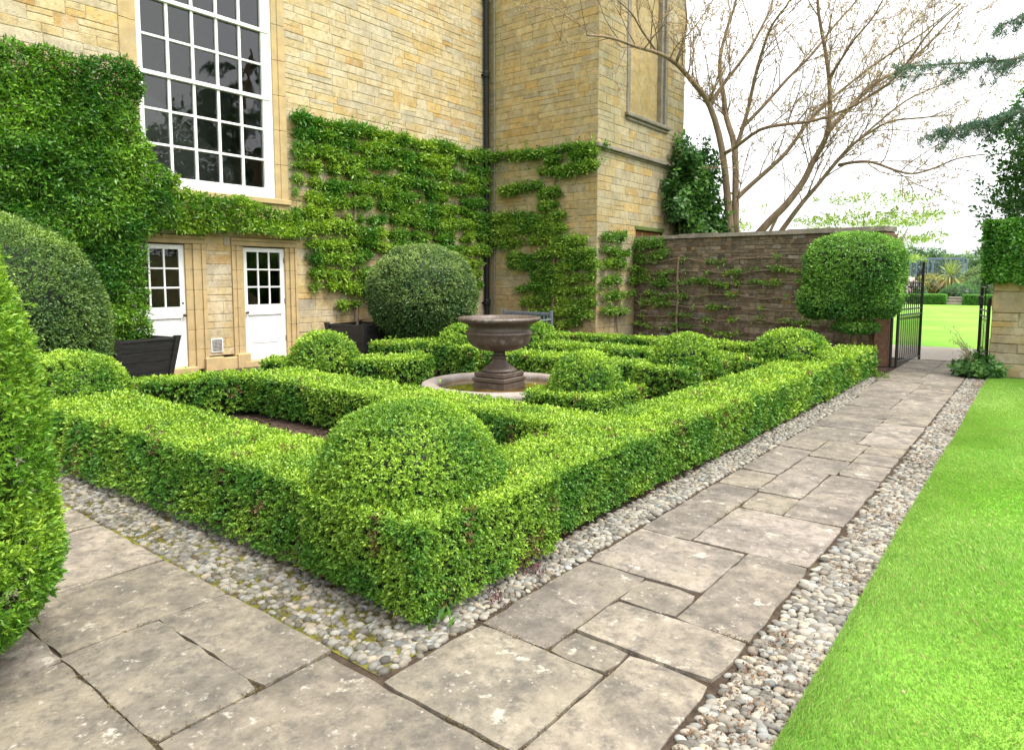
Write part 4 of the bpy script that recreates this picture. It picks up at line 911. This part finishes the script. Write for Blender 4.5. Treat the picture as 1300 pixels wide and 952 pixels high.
# bench
e = empty('garden_bench', (-9.7, 12.6, 0), 'grey blue painted wooden bench against the wing wall behind the urn', 'bench'); x0, x1, y0, y1 = -10.35, -8.98, 12.2, 12.72
for x in (x0, x1):
    for y, h in ((y0, .62), (y1, .84)): g = Geo(); g.box(x-.03, x+.03, y-.03, y+.03, -.02, h, bev=.006); g.build('leg', 'blue_wood', e)
    g = Geo(); g.box(x-.035, x+.035, y0-.05, y1-.031, .622, .66, bev=.01); g.build('armrest', 'blue_wood', e)
g = Geo()
for k in range(5): g.box(x0+.031, x1-.031, y0-.03+k*.1, y0+.055+k*.1, .42, .445, bev=.004)
g.build('seat', 'blue_wood', e)
g = Geo(); g.box(x0+.031, x1-.031, y1-.02, y1+.02, .74, .80, bev=.005); g.box(x0+.031, x1-.031, y1-.02, y1+.02, .50, .55, bev=.005)
for k in range(12): x = x0+.11+k*(x1-x0-.2)/11; g.box(x-.022, x+.022, y1-.012, y1+.012, .551, .739)
g.build('backrest', 'blue_wood', e)
# ------------------------------------------------------------------ trees
LIMBS=[([(-6.89,18,2.7),(-6.95,18,3.32),(-7.13,17.9,4.93),(-7.38,17.6,6.07),(-7.55,16.9,6.55),(-7.6,16.0,6.81),(-7.64,15.1,6.84),(-7.6,14.0,6.69),(-7.56,12.8,6.56),(-7.63,12.0,6.41)],0.13,0.02),
([(-7.38,17.6,6.07),(-7.18,17.8,6.54),(-7.01,18,6.88),(-6.62,18.2,7.47),(-6.33,18.4,8.13),(-6.19,18.6,8.67),(-6.18,18.8,9.61)],0.07,0.02),
([(-7.6,16.0,6.81),(-7.36,15.9,7.31),(-7.21,15.7,7.77),(-7.23,15.4,8.56)],0.05,0.015),
([(-7.64,15.1,6.84),(-7.63,14.3,7.12),(-7.61,13.7,7.36),(-7.67,12.8,7.51)],0.035,0.012),
([(-6.92,18.3,2.72),(-6.89,18.3,3.2),(-6.98,18.4,4.99),(-7.32,18.6,5.94),(-7.45,18.7,6.55),(-7.65,18.9,7.22),(-7.73,19.1,7.83),(-7.56,19.2,8.65),(-7.44,19.4,9.31),(-7.47,19.7,10.48)],0.12,0.03),
([(-6.98,18.4,4.99),(-6.69,18.4,5.9),(-6.47,18.3,6.77),(-6.2,18.1,7.44),(-5.92,17.9,7.9),(-5.44,17.7,8.31),(-5.11,17.5,8.88)],0.07,0.02),
([(-6.85,18.4,5.53),(-6.33,18.6,6.1),(-5.82,18.9,6.78),(-5.31,19.2,7.38),(-4.86,19.5,8.09),(-4.48,19.8,8.64),(-4.18,20,9.29)],0.06,0.02),
([(-7.07,17.9,4.86),(-6.68,17.7,4.97),(-5.98,17.4,5.25),(-5.26,17.2,5.25),(-4.65,17,5.2),(-3.84,16.8,5.32),(-3.31,16.7,5.56),(-2.93,16.6,5.76),(-2.57,16.5,6.18),(-2.23,16.4,6.59),(-1.77,16.3,6.91)],0.06,0.015),
([(-6.86,18.3,3.72),(-6.63,18.5,4.01),(-5.91,18.9,4.77),(-5.65,19.2,5.24),(-5.41,19.5,5.75),(-4.98,19.8,6.29),(-4.22,20.2,6.99),(-3.56,20.5,7.49),(-3.0,20.8,7.89),(-2.45,21,8.4)],0.08,0.018),
([(-6.2,18,2.67),(-5.85,18,3.06),(-5.47,18.1,3.48),(-5.13,18.2,4.01),(-4.94,18.2,4.42),(-4.67,18.1,4.87),(-4.54,18,5.21),(-4.51,17.9,5.96),(-4.56,17.7,6.71),(-4.67,17.5,7.44),(-4.71,17.3,8.01),(-4.62,17.1,8.78)],0.12,0.03),
([(-4.57,18,5.1),(-4.17,18.3,5.66),(-3.8,18.6,6.14),(-3.49,18.8,6.39),(-3.18,19,6.56),(-2.69,19.3,7.14),(-2.34,19.5,7.6),(-2.09,19.7,7.96)],0.075,0.018),
([(-4.53,17.8,6.31),(-4.16,17.5,6.67),(-3.86,17.2,6.92),(-3.42,16.9,7.24),(-3.09,16.6,7.71)],0.04,0.015),
([(-5.8,18.5,2.68),(-5.65,18.5,2.92),(-5.26,18.6,3.51),(-4.92,18.7,3.95),(-4.56,18.8,4.46),(-4.21,18.9,4.88),(-3.82,19,5.17),(-3.4,19.1,5.39),(-2.76,19.2,5.4),(-2.18,19.4,5.42)],0.085,0.015),
([(-4.46,18.8,4.41),(-4.04,18.5,4.4),(-3.58,18.2,4.31),(-3.07,17.9,4.05),(-2.67,17.7,3.9),(-2.24,17.5,3.95),(-1.8,17.3,4.08),(-1.31,17.1,4.09)],0.05,0.012),
([(-4.92,18.7,3.95),(-4.36,19.1,4.79),(-3.83,19.5,5.41),(-3.22,19.9,6.01),(-2.61,20.3,6.34),(-2.07,20.6,6.6)],0.045,0.012),
([(-6.23,19.0,2.72),(-6.0,19.2,3.36),(-5.76,19.4,3.78)],0.05,0.03)]

def grow_tree(name, label, limbs, leafcols, twig_levels, reject, seed, leafL, leafK, leafdens, mat='thin_leaf', rmin=.006, spacing=.34, lens=(1.9, .85, .4), upb=.25, group=None, base=None):
    rng = np.random.default_rng(seed); g = Geo(); tips = []; nt = [0]
    def seg(pts, r0, r1, n): g.tube(pts, list(np.linspace(r0, r1, len(pts))), n, cap=False)
    def twig(p, d, L, r, lev):
        k = 5 if lev < 2 else 4; pts = [p]; dd = d/np.linalg.norm(d); bend = rng.normal(0, .16, 3)
        for i in range(k):
            dd = dd+bend*.5+rng.normal(0, .10, 3)+np.array((0, 0, .05*upb*4)); dd /= np.linalg.norm(dd); q = pts[-1]+dd*L/k
            if reject(q): break
            pts.append(q)
        if len(pts) < 2: return
        nt[0] += 1; seg(pts, r*.8, max(r*.3, .0025), 5 if r > .012 else 4)
        if lev < twig_levels-1:
            m = max(2, int(L/(spacing*(.75 if lev else .8))))
            for _ in range(m):
                i = rng.integers(1, len(pts)); t = pts[i]-pts[i-1]; t /= np.linalg.norm(t); s = rng.normal(0, 1, 3); s -= t*s.dot(t); s /= np.linalg.norm(s)
                twig(pts[i], t*.8+s*.75+np.array((0, 0, upb*.6)), L*rng.uniform(.35, .6), max(r*.5, .004), lev+1)
        else: tips.extend([(pts[i]+(pts[i-1]-pts[i])*rng.uniform(0, 1), dd) for i in range(1, len(pts))])
    for pts, r0, r1 in limbs:
        P = [np.array(p, float) for p in pts]; Q = []
        for i in range(len(P)-1):      # smooth
            a, b = P[max(i-1, 0)], P[min(i+2, len(P)-1)]
            for t in (0, 1/3, 2/3):
                m = .5*((2*P[i])+(P[i+1]-a)*t+(2*a-5*P[i]+4*P[i+1]-b)*t*t+(-a+3*P[i]-3*P[i+1]+b)*t**3); Q.append(m)
        Q.append(P[-1]); n = len(Q); rad = r0+(r1-r0)*np.linspace(0, 1, n)**.8
        g.tube(Q, list(rad*.88), 9, cap=True)
        acc = 0
        for i in range(2, n):
            acc += np.linalg.norm(Q[i]-Q[i-1])
            if Q[i][2] < 3.4 or rad[i] > .085: continue
            while acc > spacing:
                acc -= spacing; t = Q[i]-Q[i-1]; t /= np.linalg.norm(t); s = rng.normal(0, 1, 3); s -= t*s.dot(t); s /= np.linalg.norm(s)
                twig(Q[i], t*.9+s*.7+np.array((0, 0, upb)), lens[0]*rng.uniform(.5, 1.1), min(rad[i]*.5, .02), 0)
    b = base or limbs[0][0][0]
    e = empty(name, (b[0], b[1], 0), label, 'tree', group); g.build('trunk', 'bark', e, smooth=True)
    T = np.array([t[0] for t in tips]); D = np.array([t[1] for t in tips]); k = rng.uniform(0, 1, len(T)) < leafdens; T, D = T[k], D[k]
    v, c = leaves(T, norm(D+np.array((0, 0, -.2))), rng.uniform(.7, 1.3, len(T))*leafL, *leafcols, K=leafK, ratio=.5, spread=(.7, 1.4), rng=rng, jit=.6); quad_mesh('crown', v, c, mat, e)
    print(name, 'twigs', nt[0], 'tips', len(T)); return e
limbs = [([(-6.62, 18.2, -.05), (-6.75, 18.1, 1.2), tuple(LIMBS[0][0][0])], .17, .13), ([(-6.6, 18.25, -.05), (-6.7, 18.3, 1.2), tuple(LIMBS[4][0][0])], .16, .12)] + LIMBS
for L in (LIMBS[9], LIMBS[12], LIMBS[15]): p = L[0][0]; limbs.append(([(-6.55, 18.2, -.05), ((p[0]-6.5)/2, (p[1]+18.2)/2, 1.2), tuple(p)], .15, L[1]))
p = LIMBS[8][0][0]; limbs.append(([(-6.8, 18.3, 2.6), ((-6.85+p[0])/2, 18.3, 3.1), tuple(p)], .09, .08))
inwing = lambda q: (q[0] < -7.95 and q[1] > 13.05) or q[0] < -11.1
grow_tree('spring_tree', 'wide many stemmed tree in sparse young leaf behind the garden wall', limbs, ((.46, .45, .20), (.34, .22, .15)), 3, inwing, 201, .052, 3, .85, base=(-6.6, 18.2))
# pale leafed tree low behind the wall
def leafy_tree(name, label, c, r, h, n, L, new, old, seed, K=5, trunk=.12, group='trees beyond the garden wall', layers=False, ratio=.55, mat='leaf', clump=.42):
    rng = np.random.default_rng(seed); c = np.array(c, float); D = norm(rng.normal(0, 1, (n, 3))); rad = rng.uniform(.25, 1, n)**.5
    P = c + D*rad[:, None]*np.array(r)*(.75+.5*noise3(D*2+seed, 1.6, seed))[:, None]
    if layers: P[:, 2] = np.round(P[:, 2]/.55)*.55 + rng.normal(0, .05, n)
    k = noise3(P, 2.2/max(r), seed+1)*.5+noise3(P, 5.5/max(r), seed+2)*.5 > clump; P = P[k]; D = D[k]; P = P[P[:, 2] > .1]; D = D[:len(P)]
    v, cc = wall_leaves(P, norm(P-c+np.array((0, 0, .6*max(r)))), rng.uniform(.7, 1.3, len(P))*L, new, old, K, seed+3, ratio=ratio, spread=(.6, 1.4), jit=.5)
    e = empty(name, (c[0], c[1], 0), label, 'tree', group); quad_mesh('crown', v, cc, mat, e)
    g = Geo(); g.tube([(c[0], c[1], -.05), (c[0]+.05, c[1], h*.5), (c[0], c[1], max(c[2], h))], [trunk, trunk*.8, trunk*.3], 8)
    for a in range(7):
        z0 = h*.6+random.uniform(0, .3)*(c[2]-h*.6); t = a*.9+random.random(); f = random.uniform(.35, .6)
        g.tube([(c[0], c[1], z0), (c[0]+math.cos(t)*r[0]*f*.5, c[1]+math.sin(t)*r[1]*f*.5, z0+.35*(c[2]+r[2]*.3-z0)), (c[0]+math.cos(t)*r[0]*f, c[1]+math.sin(t)*r[1]*f, c[2]+random.uniform(-.4, .25)*r[2])], [trunk*.45, trunk*.28, .012], 6)
    g.build('trunk', 'bark', e); return e
PAL_N, PAL_O = (.42, .50, .12), (.22, .34, .06)
leafy_tree('pale_tree', 'pale lime green tree in flat layers above the topiary bush', (-4.3, 22.0, 3.0), (2.3, 1.6, 1.1), 1.2, 1200, .085, PAL_N, PAL_O, 211, layers=True, clump=.50)
leafy_tree('pale_tree', 'pale lime green tree glimpsed behind the stems of the wide tree', (-8.4, 22.5, 2.9), (1.9, 1.5, 1.0), 1.2, 700, .085, PAL_N, PAL_O, 212, layers=True, clump=.50)
leafy_tree('pale_tree', 'pale lime green tree spreading its tips over the gateway', (-4.9, 24.5, 2.7), (2.4, 1.2, 1.3), 1.0, 1000, .085, PAL_N, PAL_O, 213, layers=True, clump=.52)
# dark leaved climber on the wing
rng = np.random.default_rng(220); n = 2300; D = norm(rng.normal(0, 1, (n, 3))); P = np.array((-7.75, 17.3, 3.85))+D*rng.uniform(.3, 1, n)[:, None]**.6*np.array((.6, 1.2, 1.35))*(.35+1.15*noise3(D*2, 1.7, 9))[:, None]
P2 = np.array((-7.5, 17.9, 2.6))+norm(rng.normal(0, 1, (1200, 3)))*rng.uniform(.3, 1, 1200)[:, None]**.6*np.array((.8, 1.1, 1.3))*(.5+.9*noise3(P[:1200], 1.6, 5))[:, None]; P = np.vstack([P, P2]); P = P[P[:, 0] > TX+.05]
v, c = wall_leaves(P, norm(P-np.array((-8.1, 17.3, 3.2))+np.array((0, 0, .3))), rng.uniform(.10, .17, len(P)), (.15, .32, .06), (.025, .085, .02), 5, 221, ratio=.55, spread=(.9, 1.5))
e = empty('dark_climber', (-7.9, 17.4, 0), 'dark large leaved shrub climbing the end of the wing above the wall', 'shrub'); quad_mesh('foliage', v, c, 'gloss_leaf', e)
g = Geo()
for k in range(6): a = k*1.1; g.tube([(-7.85, 17.4, -.05), (-7.85+.1*math.cos(a), 17.4+.2*math.sin(a), 1.8), (-7.75+.3*math.cos(a), 17.4+.7*math.sin(a), 3.9)], [.05, .04, .012], 6)
g.build('stem', 'bark', e)
# dark tree and cedar behind the right hand wall
leafy_tree('dark_tree', 'dense dark broadleaved tree behind the right hand wall', (.75, 17.3, 3.6), (2.0, 1.8, 2.3), 2.2, 11000, .095, (.12, .27, .04), (.02, .08, .015), 231, K=5, trunk=.2, group=None, clump=.42)
rng = np.random.default_rng(240); e = empty('cedar_tree', (3.6, 15.6, 0), 'blue green cedar reaching drooping boughs in from the right', 'tree')
g = Geo(); g.tube([(3.6, 15.6, -.1), (3.5, 15.6, 3), (3.55, 15.65, 7), (3.5, 15.6, 11)], [.35, .3, .2, .06], 12); Ps, As = [], []
def bough(pts, r):
    pts = [np.array(p, float) for p in pts]; g.tube(pts, list(np.linspace(r, .012, len(pts))), 6)
    T = np.concatenate([np.linspace(pts[i], pts[i+1], 20) for i in range(len(pts)-1)]); n = len(T)
    for i, p in enumerate(T):
        if i/n < .25: continue
        for s in (-1, 1):
            if rng.uniform() < .35: continue
            t = pts[-1]-pts[0]; t /= np.linalg.norm(t); sd = np.cross(t, (0, 0, 1))*s; L = rng.uniform(.35, 1.0)*(1.15-.6*i/n); d = t*.5+sd*.75+np.array((0, 0, rng.uniform(-.6, .05))); d /= np.linalg.norm(d)
            q = [p+d*L*f+np.array((0, 0, -.12*f*f)) for f in (0, .5, 1)]; g.tube(q, [.008, .006, .003], 4)
            m = int(L*38)
            f = rng.uniform(.1, 1, m); Ps.append(p+d*L*f[:, None]+np.c_[0*f, 0*f, -.12*f*f]+rng.normal(0, .025, (m, 3))); As.append(np.tile(d*.3+np.array((0, 0, .5)), (m, 1)))
bough([(3.5, 15.6, 5.0), (2.0, 15.4, 5.5), (.6, 15.2, 5.55), (-.9, 15.0, 5.35), (-2.5, 14.8, 5.5)], .06)
bough([(3.5, 15.6, 6.6), (1.8, 15.9, 6.9), (.2, 16.1, 6.7), (-1.1, 16.3, 6.35)], .06)
bough([(3.5, 15.6, 4.2), (2.0, 15.2, 4.7), (.5, 14.9, 4.75), (-.8, 14.7, 4.35), (-1.9, 14.6, 4.15)], .05)
bough([(3.5, 15.6, 7.6), (2.0, 15.0, 8.0), (.3, 14.8, 7.6), (-.5, 14.7, 7.2)], .05)
for k in range(26):
    a = k*2.4; z = 4.2+k*.25; L = 3.2-.07*k
    if math.cos(a) > -.3: bough([(3.5, 15.6, z), (3.5+math.cos(a)*L*.5, 15.6+math.sin(a)*L*.5, z+.35), (3.5+math.cos(a)*L, 15.6+math.sin(a)*L, z-.1)], .05)
g.build('trunk', 'bark', e)
P = np.vstack(Ps); v, c = leaves(P, norm(np.vstack(As)), rng.uniform(.06, .11, len(P)), (.12, .22, .12), (.03, .09, .055), 7, ratio=.15, spread=(.5, 1.4), rng=rng, jit=.5, stem=.7); quad_mesh('crown', v, c, 'leaf', e)
# tall trees behind the lawn at the right, mirrored in the window
for k, (x, y, z, r, L) in enumerate([(9.5, 17.5, 5.6, 3.4, .28), (12, 25, 5.6, 3.4, .28)]):
    leafy_tree('tall_tree', ['tall green tree beyond the lawn, farther back', 'tall green tree at the side of the lawn'][k], (x, y, z), (r, r, r*1.35), 4, 2600, L, (.06, .14, .02), (.015, .05, .01), 250+k*7, trunk=.3, group='tall trees beside the lawn')

# ------------------------------------------------------------------ garden beyond the gate
e = empty('palm', (-5.85, 56, 0), 'spiky cordyline palm above the border beyond the gate', 'palm'); g = Geo(); g.tube([(-5.85, 56, .0), (-5.8, 56, 1.0), (-5.85, 56, 1.75)], [.16, .13, .11], 8); g.build('trunk', 'bark', e)
rng = np.random.default_rng(260); V = []; cc = []
for k in range(190):
    a = rng.uniform(0, 6.28); el = rng.uniform(-.75, 1.5); d = np.array((math.cos(a)*math.cos(el), math.sin(a)*math.cos(el), math.sin(el))); L = rng.uniform(1.0, 1.6); p = np.array((-5.85, 56, 1.75)); s = norm(np.cross(d, (0, 0, 1)))*.045
    m = p+d*L*.55; tip = p+d*L+np.array((0, 0, -.35*abs(math.cos(el)))); V.append([p, m+s, tip, m-s]); cc.append(np.array((.30, .38, .12))*rng.uniform(.6, 1.3) if el > -.2 else np.array((.40, .32, .12)))
quad_mesh('crown', np.array(V), np.array(cc), 'leaf', e)
for lab, x0, x1 in (('low far hedge left of the stone steps across the lawn', -22, -5.35), ('low far hedge right of the stone steps across the lawn', -4.45, 12)):
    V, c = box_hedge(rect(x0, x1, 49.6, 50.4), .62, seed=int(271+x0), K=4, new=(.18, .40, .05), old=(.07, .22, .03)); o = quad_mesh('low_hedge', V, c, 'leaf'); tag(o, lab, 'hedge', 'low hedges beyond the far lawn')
g = Geo()
for k in range(3): g.box(-5.3, -4.5, 49.6+k*.35, 50.9, k*.16, k*.16+.155, bev=.02)
o = g.build('garden_steps', 'coping'); tag(o, 'pale stone steps between the two low far hedges', 'steps')
bc = [(-8.4, 53, .95, 1.25, (.62, .55, .55), (.30, .26, .22), 'pale pink white flowering shrub in the border beyond the gate'), (-7.2, 52.5, .55, .65, (.10, .17, .06), (.04, .09, .03), 'small dark green shrub beside the white flowering one'),
 (-4.9, 53, .7, 1.1, (.10, .20, .05), (.03, .09, .03), 'green shrub below the palm beyond the gate'), (-3.9, 54.5, 1.0, 1.0, (.16, .25, .08), (.06, .13, .04), 'spiky grey green shrub right of the palm'),
 (-7.4, 58, 1.0, 1.5, (.28, .26, .06), (.12, .14, .04), 'yellowish shrub behind the white flowering one'), (-2.9, 57, 1.2, 1.4, (.34, .16, .07), (.12, .13, .04), 'orange flowered shrub at the right of the border'),
 (-4.3, 60, 1.4, 1.5, (.17, .25, .07), (.07, .13, .04), 'tall light green shrub behind the palm'), (-10.6, 54, 1.1, 1.5, (.12, .22, .06), (.05, .11, .03), 'rounded green shrub behind the open gate leaf')]
for k, (x, y, z, r, nw, ol, lab) in enumerate(bc):
    V, c = ellipsoid((x, y, z*.8), (r, r, z), zmin=-.8, seed=280+k, new=np.array(nw)*1.5, old=np.array(ol)*1.6, K=4, near=.09, cover=6, lmul=1.5, rough=(.25, .15)); o = quad_mesh('border_shrub', V, c, 'leaf'); tag(o, lab, 'shrub', 'shrubs of the border beyond the lawn')
e = empty('fruit_cage', (-9.2, 70, .3), 'blue grey netted cage on posts behind the border', 'cage')
for x in np.arange(-11.6, -6.3, 1.3):
    for yy in (70, 73): g = Geo(); g.box(x-.05, x+.05, yy-.05, yy+.05, .0, 3.3); g.build('post', 'mesh_blue', e)
g = Geo()
for z in (1.6, 3.35):
    for yy in (70, 73): g = Geo(); g.box(-11.7, -6.3, yy-.04, yy+.04, z, z+.1); g.build('rail', 'mesh_blue', e)
g = Geo()
for x in np.arange(-11.6, -6.3, .16): g.box(x-.012, x+.012, 70.05, 70.07, .1, 3.35)
for z in np.arange(.2, 3.3, .16): g.box(-11.6, -6.35, 70.07, 70.085, z-.01, z+.01)
g.build('netting', 'mesh_blue', e)
for k, (x, y, z, r, lab) in enumerate([(-4, 92, 3.3, 4.0, 'round grey green tree behind the palm'), (3.5, 100, 4.2, 5.2, 'large dark tree beyond the right side of the gateway'), (-13, 96, 3.0, 4.2, 'bushy tree behind the netted cage'), (-21, 100, 4.5, 5.4, 'broad tree far beyond the garden wall'), (-31, 104, 5, 5.6, 'far left tree beyond the garden wall'), (11, 98, 4.5, 5.4, 'tree far right beyond the ivy wall')]):
    leafy_tree('far_tree', lab, (x, y, z), (r, r*.8, z*.75), 2.2, 2600, .34, (.22, .34, .14), (.08, .17, .07), 300+k*5, group='trees beyond the far lawn', trunk=.3, clump=.40)
g = Geo(); xs = np.linspace(-600, 500, 70); prof = [26+9*math.sin(x*.008+1)+5*math.sin(x*.021) for x in xs]
vs = []
for x, h in zip(xs, prof): vs += [(x, 420, -2), (x, 560, h*.55), (x, 760, h), (x, 900, h*.8)]
g.add(vs, [(4*i+j, 4*i+4+j, 4*i+5+j, 4*i+1+j) for i in range(69) for j in range(3)]); struct(g.build('hills', 'hill', smooth=True))

# ------------------------------------------------------------------ origins, camera, light
for o in list(C.objects):
    if o.type == 'MESH' and o.parent is None:
        n = len(o.data.vertices); co = np.empty(n*3, np.float32); o.data.vertices.foreach_get('co', co); co = co.reshape(-1, 3)
        if o.get('kind') in ('structure', 'stuff'): continue
        b = np.array([(co[:, 0].min()+co[:, 0].max())/2, (co[:, 1].min()+co[:, 1].max())/2, co[:, 2].min()]); o.data.vertices.foreach_set('co', (co-b).astype(np.float32).ravel()); o.location = b
cam = bpy.data.cameras.new('camera'); co = bpy.data.objects.new('camera', cam); C.objects.link(co); bpy.context.scene.camera = co
cam.sensor_width = 36; cam.lens = 36*868/1300; cam.shift_y = -45/1300; cam.clip_end = 3000; cam.clip_start = .05
co.location = (0, 0, 1.55); co.rotation_euler = (R(90)-math.atan(76/868), 0, R(38.5))
W = bpy.data.worlds.new('World'); bpy.context.scene.world = W; W.use_nodes = True; nt = W.node_tree
SUN_EL, SUN_AZ = 60, 82
bg = nt.nodes['Background']; sky = nt.nodes.new('ShaderNodeTexSky'); sky.sky_type = 'NISHITA'; sky.sun_disc = False; sky.sun_elevation = R(SUN_EL); sky.sun_rotation = R(SUN_AZ); sky.air_density = 1.0; sky.dust_density = 5; sky.ozone_density = 1
hs = nt.nodes.new('ShaderNodeHueSaturation'); hs.inputs['Saturation'].default_value = .22
nt.links.new(sky.outputs[0], hs.inputs['Color']); 
# overcast: thin uneven cloud over the clear sky
tc = nt.nodes.new('ShaderNodeTexCoord'); cn = nt.nodes.new('ShaderNodeTexNoise'); cn.inputs['Scale'].default_value = 2.2; cn.inputs['Detail'].default_value = 6
nt.links.new(tc.outputs['Generated'], cn.inputs['Vector'])
mr = nt.nodes.new('ShaderNodeMapRange'); mr.inputs['From Min'].default_value = .3; mr.inputs['From Max'].default_value = .7; mr.inputs['To Min'].default_value = .68; mr.inputs['To Max'].default_value = .9
nt.links.new(cn.outputs['Fac'], mr.inputs['Value'])
mc = nt.nodes.new('ShaderNodeMix'); mc.data_type = 'RGBA'; nt.links.new(mr.outputs[0], mc.inputs[0]); nt.links.new(hs.outputs[0], mc.inputs[6]); 
# a cloudy sky is about three times as bright overhead as at the horizon
sx = nt.nodes.new('ShaderNodeSeparateXYZ'); nt.links.new(tc.outputs['Generated'], sx.inputs[0])
mz = nt.nodes.new('ShaderNodeMapRange'); mz.inputs['From Min'].default_value = 0; mz.inputs['From Max'].default_value = 1; mz.inputs['To Min'].default_value = 3.6; mz.inputs['To Max'].default_value = 9.0
nt.links.new(sx.outputs['Z'], mz.inputs['Value'])
cm = nt.nodes.new('ShaderNodeMix'); cm.data_type = 'RGBA'; cm.blend_type = 'MULTIPLY'; cm.inputs[0].default_value = 1; cm.inputs[6].default_value = (.98, .99, 1.02, 1); nt.links.new(mz.outputs[0], cm.inputs[7])
nt.links.new(cm.outputs[2], mc.inputs[7])
nt.links.new(mc.outputs[2], bg.inputs['Color']); bg.inputs['Strength'].default_value = .15
sl = bpy.data.lights.new('sun', 'SUN'); so = bpy.data.objects.new('sun', sl); C.objects.link(so); sl.energy = 1.5; sl.angle = R(22); sl.color = (1, .96, .88)
import mathutils
dv = mathutils.Vector((math.sin(R(SUN_AZ))*math.cos(R(SUN_EL)), math.cos(R(SUN_AZ))*math.cos(R(SUN_EL)), math.sin(R(SUN_EL)))); so.rotation_euler = dv.to_track_quat('Z', 'Y').to_euler(); so.location = (10, 0, 20)
sc = bpy.context.scene; vs_ = sc.view_settings; vs_.view_transform = 'Standard'; vs_.look = 'None'; vs_.exposure = 1.45; vs_.gamma = 1
sc.render.engine = 'CYCLES'; sc.cycles.max_bounces = 8; sc.cycles.transparent_max_bounces = 8
print('quads', sum(len(o.data.polygons) for o in C.objects if o.type == 'MESH'))
